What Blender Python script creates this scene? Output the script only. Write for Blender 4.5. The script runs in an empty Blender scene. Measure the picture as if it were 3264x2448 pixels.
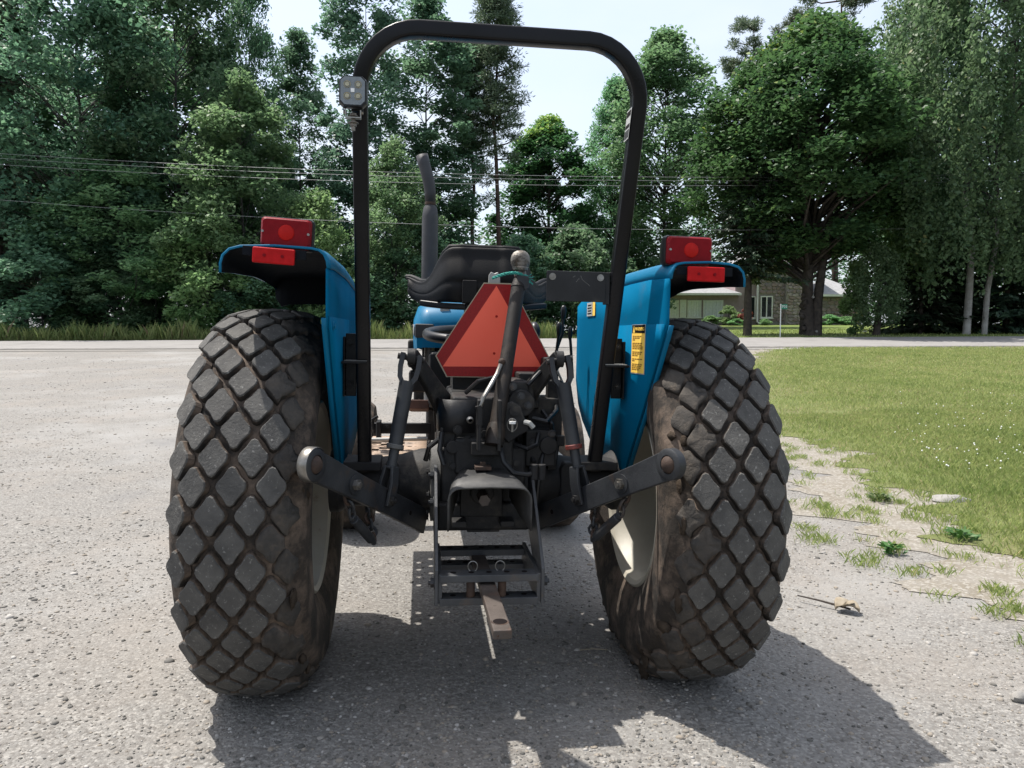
import bpy, bmesh, math, random
import numpy as np
from mathutils import Vector, Matrix
PI = math.pi
R = math.radians
scene = bpy.context.scene
COL = scene.collection
rng = np.random.default_rng(11)
random.seed(5)

# ------------------------------------------------------------------ camera
cam_d = bpy.data.cameras.new('camera')
cam = bpy.data.objects.new('camera', cam_d)
COL.objects.link(cam)
cam.location = (0, 0, 1.1428)
cam.rotation_euler = (PI/2 - .0624, 0, 0)
cam_d.sensor_width = 36
cam_d.lens = 26.69
cam_d.clip_start = .05
cam_d.clip_end = 2000
scene.camera = cam

# ------------------------------------------------------------------ sky, sun, exposure
SUN = Vector((-.383, .190, 1.0)).normalized()
world = bpy.data.worlds.new('World')
scene.world = world
world.use_nodes = True
nt = world.node_tree
nt.nodes.clear()
wo = nt.nodes.new('ShaderNodeOutputWorld')
bg = nt.nodes.new('ShaderNodeBackground')
sky = nt.nodes.new('ShaderNodeTexSky')
sky.sky_type = 'NISHITA'
sky.sun_disc = False
sky.sun_elevation = math.asin(SUN.z)
sky.sun_rotation = math.atan2(SUN.x, SUN.y)
sky.air_density = 1.0
sky.dust_density = 4.0
sky.ozone_density = 1.0
# thin high cloud veil: white patches over the clear sky
tc = nt.nodes.new('ShaderNodeTexCoord')
mp = nt.nodes.new('ShaderNodeMapping'); mp.inputs['Scale'].default_value = (1.2, 1.2, 3.2)
nz = nt.nodes.new('ShaderNodeTexNoise'); nz.inputs['Scale'].default_value = 1.7; nz.inputs['Detail'].default_value = 6
cr = nt.nodes.new('ShaderNodeValToRGB')
cr.color_ramp.elements[0].position = .30; cr.color_ramp.elements[0].color = (.28, .28, .28, 1)
cr.color_ramp.elements[1].position = .72; cr.color_ramp.elements[1].color = (.95, .95, .95, 1)
mx = nt.nodes.new('ShaderNodeMix'); mx.data_type = 'RGBA'
mx.inputs['B'].default_value = (3.35, 3.62, 4.02, 1)
nt.links.new(tc.outputs['Generated'], mp.inputs['Vector'])
nt.links.new(mp.outputs['Vector'], nz.inputs['Vector'])
nt.links.new(nz.outputs['Fac'], cr.inputs['Fac'])
nt.links.new(cr.outputs['Color'], mx.inputs['Factor'])
nt.links.new(sky.outputs['Color'], mx.inputs['A'])
nt.links.new(mx.outputs['Result'], bg.inputs['Color'])
nt.links.new(bg.outputs['Background'], wo.inputs['Surface'])
bg.inputs['Strength'].default_value = .15

sun_d = bpy.data.lights.new('sun', 'SUN')
sun_d.energy = 3.7
sun_d.angle = R(.55)
sun_d.color = (1, .955, .89)
sun = bpy.data.objects.new('sun', sun_d)
COL.objects.link(sun)
sun.rotation_euler = SUN.to_track_quat('Z', 'Y').to_euler()

vs = scene.view_settings
vs.view_transform = 'Standard'
vs.look = 'None'
vs.gamma = 1
vs.use_curve_mapping = False
vs.exposure = .95
scene.cycles.max_bounces = 6
scene.cycles.transparent_max_bounces = 4

# ------------------------------------------------------------------ materials
def nodes_of(m):
    m.use_nodes = True
    return m.node_tree, m.node_tree.nodes['Principled BSDF']

def mat(name, c1, c2=None, rough=.5, metal=0., scale=6., detail=5., lo=.35, hi=.65, bump=0., bscale=60., bdist=.004,
        c3=None, s3=1.5, lo3=.5, hi3=.7, spec=.5, coat=0., rvar=.12, coords='Object', tint=.68):
    """noise-mixed base colour (c1/c2, wear c3), roughness variation and a fine bump"""
    c2 = c2 or tuple(v*.7 for v in c1)
    c1, c2, c3 = [c and tuple(v*tint for v in c) for c in (c1, c2, c3)]
    m = bpy.data.materials.new(name)
    t, p = nodes_of(m)
    L = t.links.new
    p.inputs['Metallic'].default_value = metal
    p.inputs['Specular IOR Level'].default_value = spec
    p.inputs['Coat Weight'].default_value = coat
    p.inputs['Coat Roughness'].default_value = .12
    tcn = t.nodes.new('ShaderNodeTexCoord')
    co = t.nodes.new('ShaderNodeNewGeometry').outputs['Position'] if coords == 'World' else tcn.outputs[coords]
    def noise(s, d=5., rough_=.6):
        n = t.nodes.new('ShaderNodeTexNoise')
        n.inputs['Scale'].default_value = s; n.inputs['Detail'].default_value = d; n.inputs['Roughness'].default_value = rough_
        L(co, n.inputs['Vector'])
        return n.outputs['Fac']
    def ramp(src, a, b, ca, cb):
        r = t.nodes.new('ShaderNodeValToRGB')
        r.color_ramp.elements[0].position = a; r.color_ramp.elements[1].position = b
        r.color_ramp.elements[0].color = (*ca, 1); r.color_ramp.elements[1].color = (*cb, 1)
        L(src, r.inputs['Fac'])
        return r.outputs['Color']
    n1 = noise(scale, detail)
    col = ramp(n1, lo, hi, c1, c2 or tuple(v*.7 for v in c1))
    if c3:
        w = ramp(noise(s3, 7., .7), lo3, hi3, (0, 0, 0), (1, 1, 1))
        mixn = t.nodes.new('ShaderNodeMix'); mixn.data_type = 'RGBA'
        L(w, mixn.inputs['Factor']); L(col, mixn.inputs['A']); mixn.inputs['B'].default_value = (*c3, 1)
        col = mixn.outputs['Result']
    L(col, p.inputs['Base Color'])
    mr = t.nodes.new('ShaderNodeMapRange')
    mr.inputs['To Min'].default_value = max(.03, rough - rvar); mr.inputs['To Max'].default_value = min(1, rough + rvar)
    L(noise(scale*2.3, 4.), mr.inputs['Value'])
    L(mr.outputs['Result'], p.inputs['Roughness'])
    if bump:
        b = t.nodes.new('ShaderNodeBump'); b.inputs['Strength'].default_value = bump; b.inputs['Distance'].default_value = bdist
        L(noise(bscale, 6., .65), b.inputs['Height'])
        L(b.outputs['Normal'], p.inputs['Normal'])
    return m

M = {}
M['black'] = mat('black_paint', (.009, .009, .010), (.022, .022, .024), spec=.35, rough=.48, scale=9, bump=.12, bscale=160, c3=(.085, .075, .062), s3=7, lo3=.60, hi3=.80)
M['rops'] = mat('roll_bar_paint', (.006, .006, .007), (.012, .012, .014), spec=.2, rough=.30, scale=5, bump=.1, bscale=220, c3=(.06, .052, .045), s3=9, lo3=.66, hi3=.82)
M['cast'] = mat('cast_iron_black', (.010, .010, .011), (.030, .028, .026), spec=.35, rough=.66, scale=12, bump=.35, bscale=120, c3=(.11, .095, .075), s3=6, lo3=.56, hi3=.76)
M['dusty'] = mat('dusty_housing', (.10, .10, .098), (.20, .195, .18), rough=.7, scale=14, bump=.3, bscale=130, c3=(.05, .045, .04), s3=7)
M['link'] = mat('worn_black_steel', (.022, .024, .028), (.048, .051, .055), spec=.4, rough=.5, scale=10, bump=.25, bscale=150, c3=(.10, .062, .038), s3=8, lo3=.57, hi3=.74)
M['steel'] = mat('bare_steel', (.42, .41, .39), (.25, .23, .2), rough=.38, metal=.85, scale=25, bump=.15, bscale=200)
M['rust'] = mat('rusty_steel', (.085, .045, .027), (.04, .024, .017), rough=.8, scale=22, bump=.4, bscale=150)
M['brass'] = mat('dusty_brass', (.36, .33, .29), (.10, .075, .055), rough=.5, metal=.55, scale=42, bump=.7, bscale=120, c3=(.05, .035, .025), s3=30, lo3=.55, hi3=.66)
M['blue'] = mat('fender_blue', (.001, .170, .335), (.002, .198, .38), tint=.64, rough=.48, scale=2.5, spec=.16, coat=.04, bump=.03, bscale=300, c3=(.06, .19, .33), s3=5, lo3=.6, hi3=.85)
M['blue_dull'] = mat('fender_blue_dusty', (.001, .160, .325), (.003, .185, .36), tint=.62, rough=.7, scale=3.5, spec=.02, bump=.06, bscale=200, c3=(.05, .15, .25), s3=6, lo3=.58, hi3=.85)
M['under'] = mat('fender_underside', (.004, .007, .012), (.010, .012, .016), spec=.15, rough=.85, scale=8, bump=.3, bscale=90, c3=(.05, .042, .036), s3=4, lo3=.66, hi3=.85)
M['band'] = mat('hood_band_grey', (.035, .034, .034), (.055, .052, .05), rough=.5, scale=20)
M['cream'] = mat('rim_cream', (.60, .57, .48), (.52, .48, .39), tint=.66, rough=.5, scale=6, bump=.1, bscale=80, c3=(.22, .15, .09), s3=5, lo3=.6, hi3=.75)
M['rubber'] = mat('tyre_carcass', (.020, .018, .016), (.046, .036, .028), rough=.88, scale=9, bump=.6, bscale=60, bdist=.006, tint=.85, c3=(.19, .14, .105), s3=8, lo3=.46, hi3=.70, spec=.3)
M['lug'] = mat('tread_rubber_dusty', (.060, .058, .055), (.098, .094, .087), rough=.86, scale=16, bump=.8, bscale=110, bdist=.004, c3=(.23, .225, .21), s3=95, lo3=.58, hi3=.70, spec=.25, tint=.95, coords='World')
M['lug2'] = mat('tread_rubber_muddy', (.058, .054, .050), (.098, .085, .072), rough=.9, scale=20, bump=.9, bscale=70, bdist=.006, c3=(.15, .118, .09), s3=24, lo3=.58, hi3=.76, spec=.2, tint=.74, coords='World')
M['mud'] = mat('dried_mud', (.085, .064, .047), (.055, .042, .032), rough=.95, scale=20, bump=.9, bscale=60, bdist=.008, spec=.1)
M['seat'] = mat('seat_vinyl', (.005, .0045, .0045), (.010, .009, .009), spec=.2, rough=.55, scale=6, bump=.35, bscale=260, bdist=.002, c3=(.06, .055, .05), s3=6, lo3=.65, hi3=.85)
M['plastic'] = mat('black_plastic', (.009, .009, .010), (.015, .015, .016), spec=.35, rough=.4, scale=9)
M['redlens'] = mat('red_lens', (.27, .006, .012), (.22, .004, .009), rough=.45, scale=40, spec=.12, coat=0, bump=.25, bscale=420, bdist=.002)
M['redbulb'] = mat('red_lens_centre', (.56, .016, .012), (.48, .011, .009), rough=.45, scale=30, spec=.12, coat=0)
M['reflector'] = mat('red_reflector', (.62, .012, .015), (.50, .009, .010), rough=.45, scale=60, spec=.12, bump=.2, bscale=500, bdist=.001)
M['smvred'] = mat('sign_border_red', (.46, .012, .012), (.34, .008, .008), spec=.3, rough=.45, scale=160, bump=.2, bscale=350, bdist=.001)
M['smvorange'] = mat('sign_fluorescent_orange', (1.0, .135, .07), (1.0, .12, .06), tint=1, rough=.5, scale=3)
M['smvedge'] = mat('sign_edge_cream', (.55, .47, .33), (.48, .40, .27), rough=.6)
M['white'] = mat('white_paint', (.78, .78, .76), (.70, .70, .68), tint=1, rough=.5, scale=5)
M['carrier'] = mat('carrier_grey_steel', (.040, .043, .048), (.075, .077, .08), rough=.55, scale=12, bump=.25, bscale=140, c3=(.12, .085, .06), s3=10, lo3=.58, hi3=.76)
M['drawbar'] = mat('drawbar_worn_steel', (.06, .045, .036), (.12, .095, .08), rough=.6, scale=9, bump=.3, bscale=120, c3=(.15, .075, .045), s3=7, lo3=.55, hi3=.75)
M['label_yellow'] = mat('label_yellow', (.95, .62, .11), (.90, .57, .09), tint=1, rough=.5, scale=20)
M['label_dark'] = mat('label_print_dark', (.012, .009, .009), (.015, .010, .010), spec=.1, rough=.7)
M['label_brown'] = mat('label_print_brown', (.40, .21, .03), (.34, .17, .03), rough=.5)
M['label_white'] = mat('label_white', (.62, .62, .60), (.54, .54, .52), rough=.45)
M['ledglass'] = mat('lamp_glass', (.16, .19, .21), (.22, .25, .27), rough=.25, scale=90, coat=.6, bump=.3, bscale=300)
M['ledchip'] = mat('led_reflector', (.60, .55, .36), (.42, .38, .27), rough=.25, metal=.4, scale=80)
M['plate_tan'] = mat('floor_plate_tan', (.50, .36, .26), (.42, .30, .21), rough=.7, scale=12, bump=.2, bscale=100, c3=(.24, .2, .17), s3=7)
M['pedal'] = mat('pedal_rusty_brown', (.20, .10, .075), (.12, .065, .05), rough=.7, scale=20, bump=.3, bscale=100)
M['greywhite'] = mat('grey_white_metal', (.50, .50, .47), (.38, .38, .36), rough=.45, scale=10, metal=.2)
M['twine'] = mat('teal_twine', (.03, .33, .27), (.06, .45, .37), rough=.8, scale=90, bump=.5, bscale=300)
M['redpaint'] = mat('worn_red_paint', (.28, .045, .03), (.12, .03, .025), rough=.6, scale=60)

# ------------------------------------------------------------------ mesh helpers
def frame(d, up=Vector((0, 0, 1))):
    d = Vector(d).normalized()
    if abs(d.dot(up)) > .98: up = Vector((1, 0, 0)) if abs(d.x) < .9 else Vector((0, 1, 0))
    s = d.cross(up).normalized()
    return s, s.cross(d).normalized()

class G:
    """collects faces; build() links them as one mesh object"""
    def __init__(self): self.v = []; self.f = []
    def add(self, vs_, fs):
        o = len(self.v); self.v += [tuple(x) for x in vs_]; self.f += [tuple(i+o for i in f) for f in fs]; return self
    def box(self, c, s, rot=None):
        c = Vector(c); h = Vector(s)/2
        P = [Vector((x*h.x, y*h.y, z*h.z)) for x in (-1, 1) for y in (-1, 1) for z in (-1, 1)]
        if rot is not None: P = [rot @ p for p in P]
        return self.add([c+p for p in P], [(0, 1, 3, 2), (4, 6, 7, 5), (0, 4, 5, 1), (2, 3, 7, 6), (0, 2, 6, 4), (1, 5, 7, 3)])
    def cyl(self, a, b, r0, r1=None, n=14, caps=True):
        r1 = r0 if r1 is None else r1
        a, b = Vector(a), Vector(b); s, u = frame(b-a); V = []
        for p, r in ((a, r0), (b, r1)):
            V += [p + s*(r*math.cos(2*PI*i/n)) + u*(r*math.sin(2*PI*i/n)) for i in range(n)]
        Fs = [(i, (i+1) % n, n+(i+1) % n, n+i) for i in range(n)]
        if caps: Fs += [tuple(range(n))[::-1], tuple(range(n, 2*n))]
        return self.add(V, Fs)
    def tube(self, path, r, n=8, caps=True):
        P = [Vector(p) for p in path]; m = len(P)
        rr = r if hasattr(r, '__len__') else [r]*m
        V = []; u = None
        for i in range(m):
            d = (P[min(i+1, m-1)] - P[max(i-1, 0)]).normalized()
            if u is None: s, u = frame(d)
            u = (u - d*u.dot(d)).normalized(); s = d.cross(u)
            V += [P[i] + s*(rr[i]*math.cos(2*PI*k/n)) + u*(rr[i]*math.sin(2*PI*k/n)) for k in range(n)]
        Fs = [(i*n+k, i*n+(k+1) % n, (i+1)*n+(k+1) % n, (i+1)*n+k) for i in range(m-1) for k in range(n)]
        if caps: Fs += [tuple(range(n))[::-1], tuple(range((m-1)*n, m*n))]
        return self.add(V, Fs)
    def strip(self, path, w, h, side):
        """rectangular bar along a path; side = direction of width w"""
        P = [Vector(p) for p in path]; m = len(P); V = []
        hs = h if hasattr(h, '__len__') else [h]*m
        for i in range(m):
            d = (P[min(i+1, m-1)] - P[max(i-1, 0)]).normalized()
            s = Vector(side); s = (s - d*s.dot(d)).normalized(); u = d.cross(s)
            for a, b in ((-1, -1), (1, -1), (1, 1), (-1, 1)):
                V.append(P[i] + s*(a*w/2) + u*(b*hs[i]/2))
        Fs = [(i*4+k, i*4+(k+1) % 4, (i+1)*4+(k+1) % 4, (i+1)*4+k) for i in range(m-1) for k in range(4)]
        return self.add(V, Fs + [(3, 2, 1, 0), tuple((m-1)*4+k for k in range(4))])
    def lathe(self, prof, c, axis='x', n=48, closed=False):
        """prof = (offset along the axis, radius)"""
        c = Vector(c); V = []; m = len(prof)
        for a, r in prof:
            for k in range(n):
                t = 2*PI*k/n; q = (r*math.cos(t), r*math.sin(t))
                V.append(c + (Vector((a, q[0], q[1])) if axis == 'x' else Vector((q[0], a, q[1])) if axis == 'y' else Vector((q[0], q[1], a))))
        Fs = []
        for i in range(m if closed else m-1):
            j = (i+1) % m
            Fs += [(i*n+k, i*n+(k+1) % n, j*n+(k+1) % n, j*n+k) for k in range(n)]
        if not closed:
            if prof[0][1] > 1e-6 and prof[0][1] < 0: pass
        return self.add(V, Fs)
    def prism(self, poly, depth):
        """poly = 3-D outline; extruded by the vector depth"""
        P = [Vector(p) for p in poly]; n = len(P); d = Vector(depth)
        return self.add(P + [p+d for p in P], [tuple(range(n))[::-1], tuple(range(n, 2*n))] + [(i, (i+1) % n, n+(i+1) % n, n+i) for i in range(n)])
    def grid(self, rows):
        m, n = len(rows), len(rows[0])
        return self.add([p for r in rows for p in r], [(i*n+k, i*n+k+1, (i+1)*n+k+1, (i+1)*n+k) for i in range(m-1) for k in range(n-1)])
    def ball(self, c, r, nu=12, nv=8, sc=(1, 1, 1)):
        c = Vector(c); V = [c+Vector((0, 0, r*sc[2]))]
        for j in range(1, nv):
            for i in range(nu):
                t, f = PI*j/nv, 2*PI*i/nu
                V.append(c + Vector((r*sc[0]*math.sin(t)*math.cos(f), r*sc[1]*math.sin(t)*math.sin(f), r*sc[2]*math.cos(t))))
        V.append(c-Vector((0, 0, r*sc[2]))); e = len(V)-1
        Fs = [(0, 1+i, 1+(i+1) % nu) for i in range(nu)]
        for j in range(nv-2):
            Fs += [(1+j*nu+i, 1+(j+1)*nu+i, 1+(j+1)*nu+(i+1) % nu, 1+j*nu+(i+1) % nu) for i in range(nu)]
        Fs += [(1+(nv-2)*nu+i, e, 1+(nv-2)*nu+(i+1) % nu) for i in range(nu)]
        return self.add(V, Fs)
    def build(self, name, m, parent=None, bevel=0, angle=35, solid=0, off=0, m2=None, recalc=True):
        me = bpy.data.meshes.new(name)
        me.from_pydata(self.v, [], self.f)
        if recalc:
            b = bmesh.new(); b.from_mesh(me); bmesh.ops.recalc_face_normals(b, faces=b.faces); b.to_mesh(me); b.free()
        me.materials.append(m)
        if m2: me.materials.append(m2)
        me.polygons.foreach_set('use_smooth', [True]*len(me.polygons))
        me.set_sharp_from_angle(angle=R(angle))
        o = bpy.data.objects.new(name, me); COL.objects.link(o)
        if parent: o.parent = parent
        if solid:
            s = o.modifiers.new('solid', 'SOLIDIFY'); s.thickness = solid; s.offset = off
            if m2: s.material_offset = 1
        if bevel:
            b = o.modifiers.new('bevel', 'BEVEL'); b.width = bevel; b.segments = 2; b.limit_method = 'ANGLE'; b.angle_limit = R(40); b.harden_normals = True
        return o

def tag(o, label=None, cat=None, group=None, kind=None):
    if label: o['label'] = label
    if cat: o['category'] = cat
    if group: o['group'] = group
    if kind: o['kind'] = kind
    return o
def empty(name, loc=(0, 0, 0), parent=None):
    o = bpy.data.objects.new(name, None); COL.objects.link(o); o.location = loc; o.empty_display_size = .3
    if parent: o.parent = parent
    return o
def link_copy(o, parent=None):
    c = o.copy(); COL.objects.link(c)
    if parent: c.parent = parent
    return c
def hexbolt(g, p, d, r=.011, h=.009, stud=True):
    p, d = Vector(p), Vector(d).normalized()
    g.cyl(p, p+d*.002, r*1.45, n=12); g.cyl(p+d*.002, p+d*h, r, n=6)
    if stud: g.cyl(p+d*h, p+d*(h+.006), r*.5, n=8)
    return g
def text_obj(name, s, size, m, parent, loc, rot, extrude=.0004, align='CENTER'):
    cu = bpy.data.curves.new(name, 'FONT'); cu.body = s; cu.size = size; cu.extrude = extrude
    cu.align_x = align; cu.align_y = 'CENTER'
    o = bpy.data.objects.new(name, cu); COL.objects.link(o)
    cu.materials.append(m); o.parent = parent; o.location = loc; o.rotation_euler = rot
    return o

# ------------------------------------------------------------------ lie of the land
TX, TY, YAW, TILT = -.1259, 2.5891, .1183, .0194      # tractor stands here
def sstep(x, a, b):
    t = np.clip((x-a)/(b-a), 0, 1); return t*t*(3-2*t)
def edge_x(y):                                          # right-hand edge of the gravel
    y = np.asarray(y, float)
    return 2.62 + .021*np.clip(y-7, 0, 16)**2 + .18*np.sin(y*1.1) * sstep(y, 2, 4)
def zf(x, y):
    x = np.asarray(x, float); y = np.asarray(y, float)
    lx = (x-TX)*math.cos(YAW) + (y-TY)*math.sin(YAW)
    d = np.hypot(x-TX, y-TY)
    z = -TILT*np.clip(lx, -3, 3)*(1-sstep(d, 4, 12))
    znear = .79 + .003*np.clip(x, -25, 25); zfar = 1.03 + .0046*np.clip(x, -25, 25)
    z = z + znear*np.where(y < 24, np.clip((y-5)/19, 0, 1)**1.12, 1)
    z = z + (zfar-znear)*np.clip((y-24)/6.5, 0, 1)
    rise = sstep(x, 2, 9)
    z = z + rise*.92*np.clip((y-31)/29, 0, 1) - (1-rise)*.22*sstep(y, 31, 33)*(1-sstep(y, 34, 38)) + (1-rise)*.25*sstep(y, 36, 50)
    # shallow waves of an old lawn
    lawn = sstep(x - edge_x(y), 0, 2.5)*(1-sstep(y, 20, 24))
    z = z + lawn*(.05*np.sin(x*.55+1)*np.sin(y*.45) + .03)
    return z
def z1(x, y): return float(zf(x, y))

def sheet(name, xs, ys, dz, m, cull=None, kind='structure', label=None):
    X, Y = np.meshgrid(xs, ys)
    Z = zf(X, Y) + dz
    n, k = X.shape
    V = np.stack([X, Y, Z], -1).reshape(-1, 3)
    idx = np.arange(n*k).reshape(n, k)
    Fq = np.stack([idx[:-1, :-1], idx[:-1, 1:], idx[1:, 1:], idx[1:, :-1]], -1).reshape(-1, 4)
    if cull is not None:
        c = V[Fq].mean(1); Fq = Fq[cull(c[:, 0], c[:, 1])]
    me = bpy.data.meshes.new(name)
    me.from_pydata(V.tolist(), [], Fq.tolist())
    me.polygons.foreach_set('use_smooth', [True]*len(me.polygons))
    me.materials.append(m)
    o = bpy.data.objects.new(name, me); COL.objects.link(o)
    o['kind'] = kind
    if label: o['label'] = label
    return o

def quads(name, V, tone, m, parent=None, tri=False, attr='tone'):
    """V (N,k,3): N loose quads or triangles in one mesh with one tone per face"""
    N, k = V.shape[:2]
    me = bpy.data.meshes.new(name)
    me.vertices.add(N*k); me.vertices.foreach_set('co', V.reshape(-1).astype(np.float32))
    me.loops.add(N*k); me.loops.foreach_set('vertex_index', np.arange(N*k, dtype=np.int32))
    me.polygons.add(N); me.polygons.foreach_set('loop_start', np.arange(0, N*k, k, dtype=np.int32))
    me.update(calc_edges=True)
    a = me.attributes.new(attr, 'FLOAT', 'FACE'); a.data.foreach_set('value', np.asarray(tone, np.float32))
    me.materials.append(m)
    o = bpy.data.objects.new(name, me); COL.objects.link(o)
    if parent: o.parent = parent
    return o

# ------------------------------------------------------------------ ground materials
def ground_mat(name, cols, bumps, rough=.9, tint=.63):
    """cols: list of (colour, scale, lo, hi) layered with noise; bumps: (kind, scale, strength, dist)"""
    m = bpy.data.materials.new(name); t, p = nodes_of(m); L = t.links.new
    p.inputs['Roughness'].default_value = rough; p.inputs['Specular IOR Level'].default_value = .25
    g = t.nodes.new('ShaderNodeNewGeometry'); co = g.outputs['Position']
    col = None
    for c, s, lo, hi, kind in cols:
        c = tuple(v*tint for v in c)
        if col is None:
            rgb = t.nodes.new('ShaderNodeRGB'); rgb.outputs[0].default_value = (*c, 1); col = rgb.outputs[0]; continue
        if kind == 'v':
            n = t.nodes.new('ShaderNodeTexVoronoi'); n.inputs['Scale'].default_value = s
            L(co, n.inputs['Vector'])
            sx = t.nodes.new('ShaderNodeSeparateColor'); L(n.outputs['Color'], sx.inputs['Color']); src = sx.outputs['Red']
        else:
            n = t.nodes.new('ShaderNodeTexNoise'); n.inputs['Scale'].default_value = s; n.inputs['Detail'].default_value = 7; n.inputs['Roughness'].default_value = .68
            L(co, n.inputs['Vector']); src = n.outputs['Fac']
        r = t.nodes.new('ShaderNodeMapRange'); r.inputs['From Min'].default_value = lo; r.inputs['From Max'].default_value = hi
        L(src, r.inputs['Value'])
        x = t.nodes.new('ShaderNodeMix'); x.data_type = 'RGBA'; x.inputs['B'].default_value = (*c, 1)
        L(r.outputs['Result'], x.inputs['Factor']); L(col, x.inputs['A']); col = x.outputs['Result']
    L(col, p.inputs['Base Color'])
    nrm = None
    for kind, s, st, di in bumps:
        if kind == 'v':
            n = t.nodes.new('ShaderNodeTexVoronoi'); n.inputs['Scale'].default_value = s; o = n.outputs['Distance']
        else:
            n = t.nodes.new('ShaderNodeTexNoise'); n.inputs['Scale'].default_value = s; n.inputs['Detail'].default_value = 6; o = n.outputs['Fac']
        L(co, n.inputs['Vector'])
        b = t.nodes.new('ShaderNodeBump'); b.inputs['Strength'].default_value = st; b.inputs['Distance'].default_value = di
        b.invert = (kind == 'v')
        L(o, b.inputs['Height'])
        if nrm: L(nrm, b.inputs['Normal'])
        nrm = b.outputs['Normal']
    if nrm: L(nrm, p.inputs['Normal'])
    return m

M['gravel'] = ground_mat('gravel', [((.305, .292, .270), 0, 0, 0, 'n'), ((.215, .20, .182), 85, .2, .95, 'v'), ((.45, .43, .395), 120, .6, 1.0, 'v'), ((.20, .19, .175), 48, .62, .78, 'n'), ((.43, .415, .385), 27, .60, .78, 'n'),
                                    ((.355, .322, .285), .9, .48, .74, 'n'), ((.40, .39, .37), .33, .50, .66, 'n'), ((.25, .245, .24), .5, .56, .75, 'n'), ((.23, .21, .185), 7, .62, .80, 'n')],
                         [('v', 85, .45, .007), ('v', 170, .4, .004), ('n', 40, .25, .012), ('n', 5, .35, .03)])
M['asphalt'] = ground_mat('pale_asphalt', [((.37, .355, .34), 0, 0, 0, 'n'), ((.30, .285, .27), 1.2, .42, .7, 'n'), ((.43, .415, .395), 30, .5, .8, 'n'), ((.25, .24, .23), .35, .55, .75, 'n')], [('n', 80, .3, .006)])
M['asphalt_edge'] = ground_mat('broken_asphalt_edge', [((.17, .165, .16), 0, 0, 0, 'n'), ((.36, .34, .31), 3.5, .40, .62, 'n')], [('n', 20, .6, .02)])
M['lawnsoil'] = ground_mat('lawn_turf', [((.19, .215, .075), 0, 0, 0, 'n'), ((.24, .215, .11), 1.1, .42, .68, 'n'), ((.17, .24, .06), .5, .5, .75, 'n'), ((.33, .26, .155), 2.3, .60, .73, 'n'), ((.21, .235, .085), 40, .4, .7, 'n')],
                           [('n', 45, .8, .03), ('n', 9, .4, .04)])
M['soil'] = ground_mat('forest_floor', [((.06, .055, .03), 0, 0, 0, 'n'), ((.045, .07, .022), 1.5, .4, .65, 'n'), ((.10, .08, .05), 5, .55, .75, 'n')], [('n', 14, .7, .05)])
M['dirt'] = ground_mat('pale_dirt', [((.33, .30, .255), 0, 0, 0, 'n'), ((.27, .235, .18), 5, .42, .68, 'n'), ((.45, .42, .37), 70, .55, .95, 'v'), ((.12, .13, .055), 3.1, .60, .74, 'n')], [('v', 80, .4, .008), ('n', 18, .5, .02)])
M['housegrass'] = ground_mat('house_lawn', [((.19, .26, .06), 0, 0, 0, 'n'), ((.25, .28, .08), 1.2, .45, .7, 'n'), ((.12, .19, .04), 4, .5, .7, 'n')], [('n', 30, .7, .03)])

# ------------------------------------------------------------------ ground, road, driveway, lawn
def steps(*seg):
    out = []
    for a, b, s in seg: out += list(np.arange(a, b, s))
    return np.array(out + [seg[-1][1]])
XS = steps((-320, -60, 20), (-60, -12, 2), (-12, 12, .25), (12, 60, 2), (60, 320, 20))
sheet('ground', XS, steps((-60, -4, 4), (-4, 12, .25), (12, 40, .5), (40, 80, 2), (80, 420, 20)), 0, M['soil'])
GX = steps((-34, -12, 2), (-12, 12, .25), (12, 14, 1))
sheet('gravel_driveway', GX, steps((-4, 12, .25), (12, 23.5, .5)), .012, M['gravel'], lambda x, y: x < edge_x(y)+.6)
vn = lambda x, y: .22*np.sin(x*5.1+y*3.3)+.18*np.sin(y*7.7-x*2.9)+.12*np.sin(13*y+3*x)
def ragged(y, k): return .15*np.sin(3.1*y+k)+.13*np.sin(7.9*y+2*k)+.08*np.sin(17.3*y+k)+.035*np.sin(41*y+3*k)+.012*np.sin(97*y)
def edge_sheet(name, ys, off, k, us, dz, m):
    '''sheet whose left border wanders along the edge of the gravel'''
    Y = np.repeat(ys[:, None], len(us), 1); X = (edge_x(ys)+off+ragged(ys, k))[:, None]+us[None]
    n, c = X.shape; V = np.stack([X, Y, zf(X, Y)+dz], -1).reshape(-1, 3); i = np.arange(n*c).reshape(n, c)
    me = bpy.data.meshes.new(name); me.from_pydata(V.tolist(), [], np.stack([i[:-1, :-1], i[:-1, 1:], i[1:, 1:], i[1:, :-1]], -1).reshape(-1, 4).tolist())
    me.polygons.foreach_set('use_smooth', [True]*len(me.polygons)); me.materials.append(m)
    o = bpy.data.objects.new(name, me); COL.objects.link(o); o['kind'] = 'structure'
EY = steps((-3, 1.5, .25), (1.5, 9, .03), (9, 23.3, .1))
edge_sheet('dirt_verge', EY, -.42, 1.0, np.array([0, .06, .15, .3, .5, .8, 1.2, 1.7]), .016, M['dirt'])
edge_sheet('lawn', EY, .30, 4.0, np.r_[0, .06, .15, .3, np.arange(.5, 12, .25), np.arange(12, 42, 2)], .021, M['lawnsoil'])
sheet('road', steps((-90, 90, 2)), steps((23.4, 30.5, .5)), .03, M['asphalt'])
sheet('asphalt_edge', steps((-90, 90, 2)), steps((23.42, 23.85, .2)), .036, M['asphalt_edge'])
sheet('road_shoulder', steps((-90, 90, 2)), steps((22.6, 23.6, .25)), .022, M['gravel'])
sheet('house_lawn', steps((4, 40, 1)), steps((30.9, 62, 1)), .02, M['housegrass'])

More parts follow.
